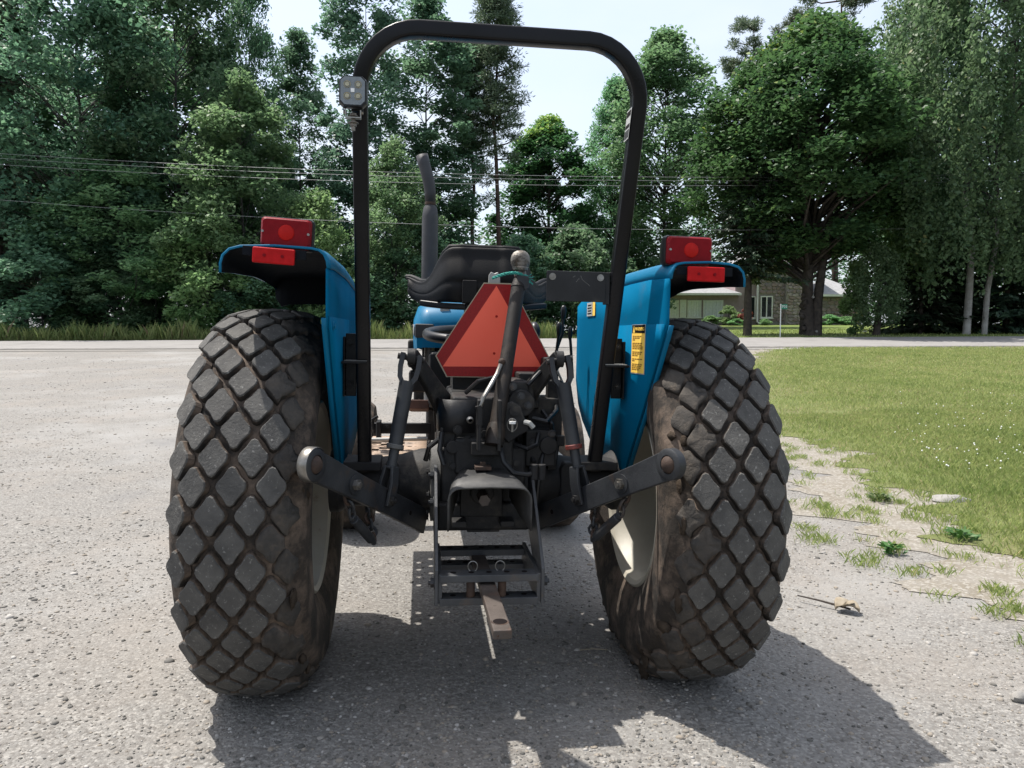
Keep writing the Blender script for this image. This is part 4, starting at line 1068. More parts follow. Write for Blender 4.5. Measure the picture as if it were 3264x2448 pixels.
def limb_tubes(g, trunk, ends, rg, r0=.10, n=5, lo=.25):
    """limbs from the trunk line to the given ends"""
    tz = np.array([p[2] for p in trunk])
    for e in ends:
        e = np.asarray(e); zt = max(tz[0]+lo*(tz[-1]-tz[0]), e[2]-np.hypot(e[0], e[1])*rg.uniform(.35, .8)); zt = min(zt, tz[-1])
        b = np.array([np.interp(zt, tz, [p[k] for p in trunk]) for k in range(3)])
        m_ = b*.5+e*.5+np.array([rg.normal(0, .12), rg.normal(0, .12), rg.uniform(-.1, .35)])
        l = np.linalg.norm(e-b)
        g.tube([tuple(b), tuple(m_), tuple(e)], [r0*min(1, .25+l*.14), r0*.6*min(1, .25+l*.14), .012], n, False)

def broadleaf(name, label, sd, H, Rm, hb, ncl, npl, lsz, lm, bm, peak=.45, clr=.8, squash=.62, r0=.22, lean=0., inner=.45, tone_top=0., trunks=1, gap=0.):
    rg = np.random.default_rng(sd)
    root = empty(name)
    g = G(); tr = []
    for k in range(9):
        t = k/8; tr.append((lean*H*.1*t + rg.normal(0, .06)*H*.03*(k > 0), rg.normal(0, .06)*H*.03*(k > 0), H*.9*t))
    g.tube(tr, [r0*1.35]+[r0*(1-.9*(k/8)) for k in range(1, 9)], 9)
    for q in range(1, trunks):
        g.tube([(tr[0][0]+r0*1.3*q, 0, 0)]+[(x+r0*1.1*q+.10*z*q, y, z) for x, y, z in tr[1:7]], [r0*1.1]+[r0*(.9-.12*k) for k in range(1, 7)], 9)
    # cluster centres
    t = rg.beta(1.25, 1.1, ncl); ang = rg.uniform(0, 2*PI, ncl)
    rad = Rm*np.where(t < peak, .45+.55*np.sin(PI/2*t/peak), np.cos(PI/2*(t-peak)/(1-peak))**.8)
    rad *= 1+.22*np.sin(ang*3+sd)+.10*np.sin(ang*7+t*9+sd)
    u = rg.uniform(inner, 1, ncl)**.6
    Cc = np.stack([rad*u*np.cos(ang)+lean*H*.1*t, rad*u*np.sin(ang), hb+(H-hb)*t], 1)
    if gap: Cc = Cc[(np.sin(Cc[:, 0]*1.3+sd)*np.sin(Cc[:, 2]*1.1+sd*.7)) > -1+gap]
    K = len(Cc); rc = clr*rg.uniform(.55, 1.25, K)
    limb_tubes(g, tr, Cc[::2], rg, r0*.42, 5, .12)
    g.build('trunk', bm, root, angle=80, recalc=False)
    n = (npl*rg.uniform(.6, 1.4, K)).astype(int); idx = np.repeat(np.arange(K), n); N = len(idx)
    v = rg.normal(0, 1, (N, 3)); v /= np.linalg.norm(v, axis=1)[:, None]; v *= rg.uniform(0, 1, N)[:, None]**.45
    P = Cc[idx] + v*rc[idx][:, None]*np.array([1.15, 1.15, squash])
    ct = rg.normal(0, .13, K)
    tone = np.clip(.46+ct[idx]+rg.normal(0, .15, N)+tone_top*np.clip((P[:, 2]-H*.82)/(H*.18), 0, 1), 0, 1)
    quads('crown', leaf_quads(P, lsz*rg.uniform(.65, 1.35, N), rg), tone, lm, root)
    return tag(root, label, 'tree')

def spruce(name, label, sd, H, Rm, hb, lm, bm, lev=42, per=8, r0=.2, droop=.35, dens=16, brown=0., power=.85, irregular=.25, lsz=.34):
    rg = np.random.default_rng(sd); root = empty(name); g = G()
    g.tube([(rg.normal(0, .02)*H*.05, 0, H*k/8) for k in range(9)], [r0*(1.05-k/8) for k in range(9)], 8)
    Ps, Ds, Ts = [], [], []
    for i in range(lev):
        t = (i+rg.uniform(0, .8))/lev; z = hb+(H-hb)*t
        for j in range(per):
            r = Rm*(1-t)**power*rg.uniform(1-irregular*2, 1+irregular)+.25
            if rg.random() < irregular*.5: continue
            a = rg.uniform(0, 2*PI); dr = np.array([math.cos(a), math.sin(a), 0])
            k = np.linspace(.15, 1, max(3, int(dens*r/Rm)))
            pts = np.stack([dr[0]*r*k, dr[1]*r*k, z+.12*r*k-droop*r*k**1.6+.12*r*k**3], 1)
            if r > .5: g.tube([(0, 0, z), tuple(pts[len(k)//2]), tuple(pts[-1])], [.035, .022, .008], 4, False)
            for sgn in (-1, 0, 1):
                off_ = np.array([-dr[1], dr[0], 0])*sgn*.16
                Ps.append(pts+off_*np.linspace(1.2, .5, len(k))[:, None]+rg.normal(0, .06, pts.shape)); Ds.append(np.tile(dr+np.array([-dr[1], dr[0], 0])*sgn*.8+np.array([0, 0, -.3]), (len(k), 1)))
                Ts.append(np.full(len(k), rg.normal(.42, .14)+ (.5 if rg.random() < brown else 0)))
    P = np.concatenate(Ps); D_ = np.concatenate(Ds); Tn = np.clip(np.concatenate(Ts)+rg.normal(0, .12, len(P)), 0, 1)
    g.build('trunk', bm, root, angle=80, recalc=False)
    quads('crown', leaf_quads(P, lsz*rg.uniform(.7, 1.4, len(P)), rg, .36, .2, .5, D_), Tn, lm, root)
    return tag(root, label, 'tree')

def pine(name, label, sd, H, Rm, hb, lm, bm, nb=26, r0=.2, npuff=150, clr=.55):
    rg = np.random.default_rng(sd); root = empty(name); g = G()
    tr = [(rg.normal(0, .1)*(k > 0), rg.normal(0, .1)*(k > 0), H*k/8) for k in range(9)]
    g.tube(tr, [r0*(1.05-k/8.6) for k in range(9)], 8)
    Cs = []
    for i in range(nb):
        t = rg.uniform(0, 1)**.8; z = hb+(H-hb)*t; a = rg.uniform(0, 2*PI); r = Rm*(.35+.65*(1-t)**.6)*rg.uniform(.5, 1.05)
        e = np.array([r*math.cos(a), r*math.sin(a), z+rg.uniform(-.1, .9)*r*.35])
        g.tube([(0, 0, z), (e[0]*.55, e[1]*.55, z+.05*r), tuple(e)], [.055, .04, .015], 5, False)
        for q in range(3): Cs.append(e*np.array([1-.22*q, 1-.22*q, 1])+rg.normal(0, .28, 3)*(q > 0)-np.array([0, 0, .04*q*r]))
    Cs.append(np.array([0, 0, H])); Cc = np.array(Cs); K = len(Cc)
    idx = np.repeat(np.arange(K), npuff); N = len(idx)
    v = rg.normal(0, 1, (N, 3)); v /= np.linalg.norm(v, axis=1)[:, None]; rr = rg.uniform(.2, 1, N)[:, None]
    P = Cc[idx]+v*rr*clr*np.array([1.1, 1.1, .6])*rg.uniform(.6, 1.2, K)[idx][:, None]
    g.build('trunk', bm, root, angle=80, recalc=False)
    quads('crown', leaf_quads(P, .26*rg.uniform(.7, 1.3, N), rg, .2, -.2, .8, v*.9), np.clip(rg.normal(.42, .2, N), 0, 1), lm, root)
    return tag(root, label, 'tree')

def weeper(name, label, sd, H, Rm, hb, lm, bm, nstr=420, leaves=52, lsz=.15, r0=.2, ntr=1, drop=(1.2, 3.6), floor_=.9):
    rg = np.random.default_rng(sd); root = empty(name); g = G(); gu = G()
    for q in range(ntr):
        b = q*.75
        tr = [(b+rg.normal(0, .12)*k*.5+.06*k*q, rg.normal(0, .1)*k*.4, H*.92*k/8) for k in range(9)]
        g.tube(tr[:4], [r0*(1.08-k/8.4)*(1-.25*q) for k in range(4)], 9, False)
        gu.tube(tr[3:], [r0*(1.08-k/8.4)*(1-.25*q) for k in range(3, 9)], 7)
    t = rg.beta(1.1, 1.0, nstr); a = rg.uniform(0, 2*PI, nstr)
    rad = Rm*np.sin(PI*np.clip(.12+.80*t, 0, 1))**.7*rg.uniform(.25, 1, nstr)**.55*(1+.2*np.sin(a*4+sd))
    S = np.stack([rad*np.cos(a), rad*np.sin(a), hb+(H-hb)*t], 1)
    limb_tubes(gu, tr, S[::26], rg, r0*.3, 5, .3); gu.build('limbs', M['bark_grey'], root, angle=80, recalc=False)
    ln = rg.uniform(*drop, nstr)*np.clip(rad/Rm+.2, .3, 1)
    ln = np.minimum(ln, S[:, 2]-floor_)
    ok = ln > .2; S, ln, a = S[ok], ln[ok], a[ok]; K = len(S)
    idx = np.repeat(np.arange(K), leaves); N = len(idx); k = rg.uniform(0, 1, N)
    P = S[idx].copy(); P[:, 2] -= ln[idx]*k**1.1; o = .25*np.sin(k*PI)
    P[:, 0] += np.cos(a[idx])*o+rg.normal(0, .13, N); P[:, 1] += np.sin(a[idx])*o+rg.normal(0, .13, N); P[:, 2] += rg.normal(0, .1, N)
    g.build('trunk', bm, root, angle=80, recalc=False)
    tone = np.clip(rg.normal(.42, .14, K)[idx]+rg.normal(0, .13, N), 0, 1)
    quads('crown', leaf_quads(P, lsz*rg.uniform(.6, 1.3, N), rg, .6, .9, .8), tone, lm, root)
    return tag(root, label, 'tree')

def stand(o, px, D, top, wpx, base_h, base_r, rot=0., label=None, group=None, first=False):
    """put a plant (or a copy of it) on the ground where the photograph shows it: bearing px, distance D, apex and spread"""
    if not first:
        c = o.copy(); COL.objects.link(c)
        for ch in o.children:
            d = ch.copy(); COL.objects.link(d); d.parent = c
        o = c
    x = (px-1106)/1640*D; z = z1(x, D)
    h = 1.143+(727-top)/1640*D - z
    o.location = (x, D, z-.05); o.rotation_euler = (0, 0, rot)
    sr = wpx/1640*D/2/base_r
    o.scale = (sr, sr, h/base_h)
    if label: o['label'] = label
    if group: o['group'] = group
    return o

# ---- prototypes, each of them standing at its own place
GL, GR = 'trees of the wood beyond the road', 'garden trees round the stone house'
A = broadleaf('broadleaf_tree', '', 21, 16, 4.0, 1.2, 230, 165, .24, M['leaf_mid'], M['bark_grey'], peak=.5, clr=1.05, r0=.13)
stand(A, 190, 36.5, -150, 345, 16, 4.0, 0, 'very tall blue green broadleaf tree beside the browned spruce at upper left', GL, True)
stand(A, 395, 38, -130, 310, 16, 4.0, 2.1, 'tall broadleaf tree with pale upright stems left of the small sky gap', GL)
stand(A, 552, 40, -70, 160, 16, 4.0, 4.0, 'slim tall tree whose right side borders the bright sky gap', GL)
B = broadleaf('maple_tree', '', 33, 11, 3.2, .6, 150, 170, .22, M['leaf_fresh'], M['bark_grey'], peak=.38, clr=.8, r0=.10)
stand(B, 530, 35.2, 180, 270, 11, 3.2, 0, 'sunlit lighter maple in front of the tall wood left of the roll bar', GL, True)
stand(B, 265, 35.5, 320, 300, 11, 3.2, 1.3, 'half height green maple below the power lines at left', GL)
stand(B, 858, 35.5, 312, 190, 11, 3.2, 2.6, 'light green young maple seen through the roll bar beside the exhaust pipe', GL)
Pp = broadleaf('poplar_tree', '', 47, 17, 2.6, 2.0, 230, 135, .21, M['leaf_poplar'], M['bark_grey'], peak=.55, clr=.68, r0=.11, inner=.2)
stand(Pp, 797, 41, -90, 200, 17, 2.6, 0, 'tall dark poplar behind the top left bend of the roll bar', GL, True)
stand(Pp, 925, 44, 12, 235, 17, 2.6, 1.7, 'airy poplar with sky showing through inside the roll bar', GL)
stand(Pp, 655, 47, 82, 150, 17, 2.6, 3.9, 'lower poplar top standing in the sky gap left of the roll bar', GL)
stand(Pp, 60, 44, -60, 260, 17, 2.6, 5.0, 'poplar with blue green leaves behind the browned spruce', GL)
S1 = spruce('spruce_tree', '', 5, 17, 2.6, 1.2, M['needle_brown'], M['bark'], brown=.22, lev=40)
stand(S1, 8, 36, -130, 270, 17, 2.6, 0, 'dark spruce with browned branches at the left edge of the photo', GL, True)
S2 = pine('narrow_conifer_tree', '', 9, 20, 1.75, 8.6, M['needle_pine'], M['bark_red'], nb=78, r0=.17, npuff=95, clr=.62)
stand(S2, 1074, 45, -22, 130, 20, 1.75, 0, 'tall narrow conifer with a bare reddish trunk in the middle of the roll bar', GL, True)
stand(S2, 1022, 46, 95, 120, 20, 1.75, 2.0, 'conifer with a thin dark bare trunk just left of the reddish trunk', GL)
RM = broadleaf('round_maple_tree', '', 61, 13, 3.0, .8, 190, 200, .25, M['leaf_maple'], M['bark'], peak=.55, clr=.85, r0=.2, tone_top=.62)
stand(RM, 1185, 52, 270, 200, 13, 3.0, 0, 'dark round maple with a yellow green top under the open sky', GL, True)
AS = broadleaf('ash_tree', '', 77, 17, 4.3, 3.2, 270, 150, .24, M['leaf_fresh'], M['bark'], peak=.45, clr=.95, r0=.16, inner=.3, squash=.7)
stand(AS, 1432, 52, 98, 300, 17, 4.3, 0, 'airy light green tree right of the roll bar with forked dark limbs', GR, True)
stand(AS, 1325, 54, 190, 160, 17, 4.3, 2.2, 'smaller airy light green tree seen inside the right half of the roll bar', GR)
P1 = pine('pine_tree', '', 15, 21, 3.2, 12, M['needle_pine'], M['bark_red'])
stand(P1, 1615, 76, 72, 200, 21, 3.2, 0, 'sparse pine top left of the big round maple against the sky', GR, True)
stand(P1, 1800, 76, -80, 230, 21, 3.2, 2.5, 'tall sparse pine rising behind the big round maple at upper right', GR)
stand(P1, 1690, 77, 60, 170, 21, 3.2, 4.4, 'pine crown peeping over the left shoulder of the big round maple', GR)
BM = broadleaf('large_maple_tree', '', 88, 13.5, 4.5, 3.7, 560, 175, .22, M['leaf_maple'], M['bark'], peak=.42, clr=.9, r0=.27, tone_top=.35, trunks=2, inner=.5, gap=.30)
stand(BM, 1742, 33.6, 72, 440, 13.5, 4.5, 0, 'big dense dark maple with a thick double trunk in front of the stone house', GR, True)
# burls on its trunk
r = random.Random(3); g = G()
for k in range(16): g.ball((-.30+r.uniform(-.05, .08), -.12+r.uniform(-.2, .1), .35+r.uniform(0, 1.5)), r.uniform(.05, .13), 8, 6)
g.build('burl', M['bark'], BM, angle=80)
for z, x in ((2.5, .18), (1.75, .12), (.25, .3)): G().cyl((x, -.31, z), (x, -.20, z), .05, n=10).build('pruning_scar', M['bark_birch'], BM)
BI = weeper('birch_tree', '', 93, 17, 4.6, 3.4, M['leaf_birch'], M['bark_birch'], nstr=1150, leaves=62, lsz=.19, ntr=2, r0=.15)
stand(BI, 2085, 34, -140, 470, 17, 4.6, 0, 'weeping birch with two white trunks at the right edge', GR, True)
stand(BI, 1995, 37.5, -60, 220, 17, 4.6, 2.4, 'weeping birch crown right beside the big round maple', GR)
S3 = spruce('shade_spruce_tree', '', 27, 9, 2.4, 2.6, M['needle'], M['bark'], lev=30, r0=.24, power=.6)
stand(S3, 1613, 33.4, 300, 190, 9, 2.4, 0, 'dark conifer with a straight bare trunk left of the green number sign', GR, True)
CE = weeper('weeping_cypress', '', 31, 4.0, .95, .8, M['leaf_birch'], M['bark'], nstr=170, leaves=46, lsz=.13, r0=.16, drop=(.5, 1.3), floor_=.55)
stand(CE, 1890, 32.9, 528, 92, 4.0, .95, 0, 'small drooping evergreen on a stout trunk at the road edge', GR, True)
S4 = spruce('low_spruce_tree', '', 39, 6, 2.0, .15, M['needle'], M['bark'], lev=26, r0=.12)
stand(S4, 1985, 35.5, 470, 200, 6, 2.0, 0, 'dark low spruce with branches on the lawn left of the white birch trunks', GR, True)
stand(S4, 2062, 37, 420, 210, 6, 2.0, 1.4, 'dark low spruce directly behind the white birch trunks', GR)
stand(S4, 2170, 36, 440, 220, 6, 2.0, 3.1, 'dark low spruce at the right edge behind the road', GR)
stand(S4, 2260, 37, 380, 220, 6, 2.0, 4.1, 'dark spruce cut by the right edge of the photo', GR)
# ---- bushes and saplings at the edge of the wood
def bush(name, sd, H, Rm, ncl, npl, lsz, lm, clr=.4):
    o = broadleaf(name, '', sd, H, Rm, .15, ncl, npl, lsz, lm, M['bark_grey'], peak=.42, clr=clr, r0=.045, inner=.35)
    o['category'] = 'bush'; return o
GB = 'bushes along the edge of the wood'
B1 = bush('leafy_bush', 51, 4.2, 1.9, 75, 130, .17, M['leaf_light'], .5)
stand(B1, 452, 34.2, 452, 230, 4.2, 1.9, 0, 'sunlit pale green bush left of the red tail light', GB, True)
stand(B1, 690, 34.4, 428, 165, 4.2, 1.9, 1.1, 'bright sapling bush between the left tail light and the roll bar post', GB)
stand(B1, 340, 34.8, 560, 150, 4.2, 1.9, 2.0, 'smaller pale bush left of the sunlit bush', GB)
B2 = bush('dark_bush', 57, 4.0, 2.2, 80, 130, .18, M['leaf_mid'], .55)
for i, (px, D, top, w, lb) in enumerate(((95, 34.6, 520, 280, 'dark green bush at the left edge above the tall grass'), (235, 35, 560, 230, 'dark bush above the tall grass left of the pale bushes'), (575, 34.8, 560, 200, 'dark bush behind the left fender tip'),
        (770, 34.8, 545, 180, 'dark bush hidden behind the left post of the roll bar'), (900, 35.4, 500, 230, 'dark bush behind the exhaust pipe'), (1020, 37, 560, 210, 'dark bush behind the seat back'),
        (1130, 46, 520, 190, 'shaded bush right of the seat below the reddish trunk'), (1240, 47, 500, 200, 'shaded bush behind the black number plate holder'), (1345, 50, 520, 190, 'shaded bush left of the right tail light'))):
    stand(B2, px, D, top, w, 4.0, 2.2, i*.9, lb, GB, i == 0)
# shrubs by the house
B3 = bush('garden_shrub', 63, 1.3, .8, 30, 90, .13, M['leaf_light'], .26)
for i, (px, D, top, w, lb) in enumerate(((1572, 58.6, 662, 44, 'green garden shrub below the porch window nearest the tree trunk'), (1535, 58.4, 682, 44, 'low dark green shrub under the porch windows'), (1590, 57.6, 688, 40, 'low pale shrub at the foot of the brown board wall'),
        (1650, 57.8, 688, 26, 'pale leafy hosta clump beside the white downspout'), (1790, 57.6, 680, 50, 'shrub below the right stone wing of the house'), (1825, 57.4, 684, 46, 'shrub under the small window of the right stone wing'))):
    stand(B3, px, D, top, w, 1.3, .8, i*1.7, lb, 'shrubs in front of the stone house', i == 0)
M['leaf_red'] = leaf_mat('leaf_red', (.10, .018, .022), (.26, .05, .06))
B4 = bush('red_shrub', 64, 1.2, .7, 22, 70, .13, M['leaf_red'], .24)
stand(B4, 1606, 58, 668, 34, 1.2, .7, 0, 'dark red shrub by the white downspout of the house', None, True)
B5 = bush('yellow_sapling', 65, 2.2, .8, 26, 90, .16, M['leaf_light'], .3)
stand(B5, 1846, 33.6, 568, 66, 2.2, .8, 0, 'yellow green sapling beside the small drooping evergreen', None, True)

# ---- far woods: one leafy mass behind everything
def far_woods():
    rg = np.random.default_rng(71); Cc = []; rc = []
    def belt(p0, p1, d0, d1, h0, h1, n):
        px = rg.uniform(p0, p1, n); D = rg.uniform(d0, d1, n); x = (px-1106)/1640*D
        t = rg.uniform(0, 1, n)**.8; z = zf(x, D)+.3+(h0+(h1-h0)*(.5+.5*np.sin(px*.021)))*t
        Cc.append(np.stack([x, D, z], 1)); rc.append(rg.uniform(.8, 1.9, n))
    belt(-150, 560, 42, 52, 15, 18, 700); belt(540, 720, 48, 54, 8, 10.5, 120)
    belt(600, 1300, 52, 62, 6, 8.5, 300)
    belt(1250, 2400, 74, 92, 9, 13.5, 620)
    belt(1880, 2400, 42, 52, 13, 17, 360)
    C_, r_ = np.concatenate(Cc), np.concatenate(rc); K = len(C_)
    idx = np.repeat(np.arange(K), 62); N = len(idx)
    v = rg.normal(0, 1, (N, 3)); v /= np.linalg.norm(v, axis=1)[:, None]; v *= rg.uniform(0, 1, N)[:, None]**.5
    P = C_[idx]+v*r_[idx][:, None]*np.array([1.2, 1.2, .7])
    o = quads('woods', leaf_quads(P, .40*rg.uniform(.6, 1.4, N), rg), np.clip(rg.normal(.40, .12, K)[idx]+rg.normal(0, .13, N), 0, 1), M['leaf_dark'])
    tag(o, 'dark mass of far trees behind the roadside wood and the house', None, None, 'stuff')
far_woods()

# ---- tall grass on the far verge
def blades(name, X, Y, h, w, tone, m, lean=.35, label=None, rg=rng, dz=0.):
    N = len(X); Z = zf(X, Y)+dz
    a = rg.uniform(0, 2*PI, N); b = rg.uniform(0, 2*PI, N); l = rg.uniform(.1, 1, N)*lean*h
    base = np.stack([X, Y, Z], 1); s = np.stack([np.cos(a), np.sin(a), 0*a], 1)*w[:, None]*.5
    mid = base+np.stack([np.cos(b)*l*.35, np.sin(b)*l*.35, h*.6], 1); tip = base+np.stack([np.cos(b)*l, np.sin(b)*l, h], 1)
    V = np.stack([base-s, base+s, mid+s*.75, tip], 1)
    V2 = np.stack([base-s, mid+s*.75, tip, mid-s*.75], 1)
    o = quads(name, np.stack([base-s, base+s, mid+s*.7, tip], 1), tone, m)
    tag(o, label, None, None, 'stuff'); return o
n = 48000
X = rng.uniform(-24, 2, n); Y = rng.uniform(31.0, 34.6, n)
hh = (.16+.85*rng.uniform(0, 1, n)**2.6)*(.80+.14*np.sin(X*1.7)+.12*np.sin(X*4.1+Y))
blades('tall_grass', X, Y, np.clip(hh, .15, 1.2), rng.uniform(.005, .015, n), np.clip(rng.normal(.5, .28, n), 0, 1), M['grass_tall'], .5, 'tall uncut grass and weeds along the far road edge')
# ---- mown lawn beside the driveway
def lawn_pts(n, d0, d1, p=1.0):
    D = d0+(d1-d0)*rng.uniform(0, 1, n)**p
    X = np.where(rng.uniform(0, 1, n) < .72, D*rng.uniform(.28, .78, n), D*rng.uniform(.74, 1.25, n))
    e = edge_x(D)+.25+.8*vn(X, D)+rng.normal(0, .10, n)
    k = X > e
    return X[k], D[k]
X, Y = lawn_pts(225000, 2.6, 9.5, .9); X2, Y2 = lawn_pts(175000, 9, 23.2, 1.0)
X = np.r_[X, X2]; Y = np.r_[Y, Y2]
patchy = .45*np.sin(X*1.9+Y*.7+np.sin(Y*2.3))*np.sin(Y*1.3-X*.4+np.sin(X*3.1))+.35*np.sin(X*5.3+np.sin(Y*4.1)*2)*np.sin(Y*3.7+X)+.25*np.sin(X*.6-1)*np.sin(Y*.5)
near_e = np.clip((X-edge_x(Y)-.1)/1.6, 0, 1)
keep = rng.uniform(0, 1, len(X)) < np.where(near_e < 1, .12+.88*near_e**1.4*(patchy > -.9), 1.0); X, Y, patchy, near_e = X[keep], Y[keep], patchy[keep], near_e[keep]
far = np.clip((Y-6)/14, 0, 1)
blades('grass', X, Y, rng.uniform(.016, .042, len(X))*(1+.35*patchy)+.010, .0035+.010*far+rng.uniform(0, .003, len(X)), np.clip(.50-.22*patchy+rng.normal(0, .22, len(X))+.10*far, 0, 1), M['grass'], .9, 'mown grass with dry patches on the right of the driveway', dz=.024)
# sparse tufts on the bare verge
tx, ty = [], []
r = random.Random(12)
for k in range(240):
    y = r.uniform(2.4, 8.5); x = float(edge_x(y))+r.uniform(-.75, .7)
    m_ = r.randint(15, 90); tx += [x+r.gauss(0, .035) for _ in range(m_)]; ty += [y+r.gauss(0, .035) for _ in range(m_)]
tx, ty = np.array(tx), np.array(ty)
blades('sparse_grass', tx, ty, rng.uniform(.012, .05, len(tx)), rng.uniform(.002, .0045, len(tx)), np.clip(rng.normal(.4, .25, len(tx)), 0, 1), M['grass'], 1.1, 'sparse grass tufts on the bare edge of the driveway', dz=.018)
n = 9000; X = rng.uniform(3, 30, n); Y = rng.uniform(31.2, 45, n)
blades('house_grass', X, Y, rng.uniform(.05, .12, n), rng.uniform(.02, .05, n), np.clip(rng.normal(.38, .15, n), 0, .9), M['grass'], .6, 'short green grass of the house lawn across the road')
# white clover heads
g = G(); r = random.Random(6)
for k in range(120):
    y = 6.2+abs(r.gauss(0, 1))*1.6; x = y*r.uniform(.50, .74)
    if x > edge_x(y)+.9: g.ball((x, y, z1(x, y)+.05+r.uniform(0, .03)), r.uniform(.005, .009), 5, 3)
tag(g.build('clover_flowers', M['white'], None, angle=80), 'white clover flower heads dotted over the lawn at right', None, None, 'stuff')
# broad leaved weeds at the driveway edge
def weed(x, y, s, sd, label, cat='weed'):
    rg = np.random.default_rng(sd); N = 46
    a = rg.uniform(0, 2*PI, N); rr_ = rg.uniform(.15, 1, N)*.085*s
    P = np.stack([rr_*np.cos(a), rr_*np.sin(a), .012+.05*s*rg.uniform(0, 1, N)], 1)
    o = quads('weed', leaf_quads(P, .06*s*rg.uniform(.6, 1.3, N), rg, .45, -.3, .5, np.stack([np.cos(a), np.sin(a), .3+0*a], 1)), np.clip(rg.normal(.45, .2, N), 0, 1), M['weed'])
    o.location = (x, y, z1(x, y)+.016); return tag(o, label, cat, 'broad leaved weeds at the driveway edge')
weed(2.62, 4.35, 1.0, 1, 'largest dark green weed clump on the bare verge at right'); weed(2.06, 4.05, .8, 2, 'flat weed rosette standing alone on the gravel')
weed(2.95, 4.15, 1.0, 3, 'weed clump nearest the right edge of the photo'); weed(2.25, 3.05, .7, 4, 'tiny weed seedling right of the dead leaves'); weed(2.62, 5.35, .9, 5, 'weed clump where the grass begins behind the flat stone')

# ---- loose stones of the gravel
def gravel_stones(n):
    t = (1+5**.5)/2
    ico = np.array([(-1, t, 0), (1, t, 0), (-1, -t, 0), (1, -t, 0), (0, -1, t), (0, 1, t), (0, -1, -t), (0, 1, -t), (t, 0, -1), (t, 0, 1), (-t, 0, -1), (-t, 0, 1)])/math.sqrt(1+t*t)
    fi = np.array([(0, 11, 5), (0, 5, 1), (0, 1, 7), (0, 7, 10), (0, 10, 11), (1, 5, 9), (5, 11, 4), (11, 10, 2), (10, 7, 6), (7, 1, 8), (3, 9, 4), (3, 4, 2), (3, 2, 6), (3, 6, 8), (3, 8, 9), (4, 9, 5), (2, 4, 11), (6, 2, 10), (8, 6, 7), (9, 8, 1)])
    D = 1.55+19*rng.uniform(0, 1, n)**2.4
    X = D*rng.uniform(-.74, .74, n); ok = (X < edge_x(D)+rng.normal(.25, .35, n)) & (rng.uniform(0, 1, n) < .42+.58*np.clip(.5+.6*np.sin(X*2.3+1.5*np.sin(D*.9))+.4*np.sin(D*2.1+np.sin(X*3.3)), 0, 1)); X, D = X[ok], D[ok]; n = len(X)
    s = np.clip(rng.lognormal(math.log(.0036), .48, n), .0018, .017)*(1+.055*np.clip(D-1.5, 0, 12))
    sc = np.stack([rng.uniform(.8, 1.35, n), rng.uniform(.7, 1.1, n), rng.uniform(.42, .8, n)], 1)*s[:, None]
    a = rng.uniform(0, 2*PI, n); ca, sa = np.cos(a), np.sin(a)
    V = ico[None]*(1+rng.uniform(-.22, .22, (n, 12, 1)))*sc[:, None, :]
    V = np.stack([V[..., 0]*ca[:, None]-V[..., 1]*sa[:, None], V[..., 0]*sa[:, None]+V[..., 1]*ca[:, None], V[..., 2]], -1)
    V += np.stack([X, D, zf(X, D)+.013+sc[:, 2]*-.12], 1)[:, None, :]
    Fq = (fi[None]+12*np.arange(n)[:, None, None]).reshape(-1, 3)
    me = bpy.data.meshes.new('gravel_stones'); N = len(Fq)
    me.vertices.add(n*12); me.vertices.foreach_set('co', V.reshape(-1).astype(np.float32))
    me.loops.add(N*3); me.loops.foreach_set('vertex_index', Fq.reshape(-1).astype(np.int32))
    me.polygons.add(N); me.polygons.foreach_set('loop_start', np.arange(0, N*3, 3, dtype=np.int32)); me.update(calc_edges=True)
    at = me.attributes.new('tone', 'FLOAT', 'FACE'); at.data.foreach_set('value', np.repeat(rng.uniform(0, 1, n), 20).astype(np.float32))
    m = bpy.data.materials.new('gravel_stone'); tt, p = nodes_of(m); A_ = tt.nodes.new('ShaderNodeAttribute'); A_.attribute_name = 'tone'
    r_ = tt.nodes.new('ShaderNodeValToRGB'); e = r_.color_ramp.elements
    e[0].color = (0.084, 0.081, 0.073, 1); e[1].color = (0.392, 0.371, 0.343, 1)
    for pos, c in ((.25, (0.133, 0.126, 0.115)), (.5, (0.210, 0.193, 0.168)), (.7, (0.252, 0.217, 0.175)), (.88, (0.294, 0.280, 0.259))): x = e.new(pos); x.color = (*c, 1)
    tt.links.new(A_.outputs['Fac'], r_.inputs['Fac']); tt.links.new(r_.outputs['Color'], p.inputs['Base Color']); p.inputs['Roughness'].default_value = .85; p.inputs['Specular IOR Level'].default_value = .3
    me.materials.append(m); o = bpy.data.objects.new('gravel_stones', me); COL.objects.link(o)
    tag(o, 'loose grey and tan stones of the gravel drive', None, None, 'stuff')
gravel_stones(60000)

# ---- small loose things on the ground
def lump(name, c, r_, sc, m, sd, label, cat):
    rr_ = random.Random(sd); g = G(); g.ball((0, 0, 0), r_, 12, 7, sc)
    g.v = [tuple(Vector(v)*(1+rr_.uniform(-.13, .13))) for v in g.v]
    o = g.build(name, m, None, angle=35); o.location = (c[0], c[1], z1(*c)+.02+r_*sc[2]*.3); return tag(o, label, cat)
M['stone'] = mat('grey_stone', (.40, .38, .35), (.26, .25, .23), rough=.9, scale=14, bump=.5, bscale=60)
lump('flat_stone', (3.12, 5.35), .14, (1.0, .55, .22), M['stone'], 1, 'flat pale stone lying in the grass edge at right', 'stone')
lump('pebble', (1.62, 2.36), .022, (1.1, .8, .8), M['stone'], 2, 'single dark rounded stone on the sunny gravel at lower right', 'stone')
M['deadleaf'] = mat('dead_leaf', (.42, .36, .27), (.32, .26, .18), rough=.85, scale=30)
g = G(); r = random.Random(8)
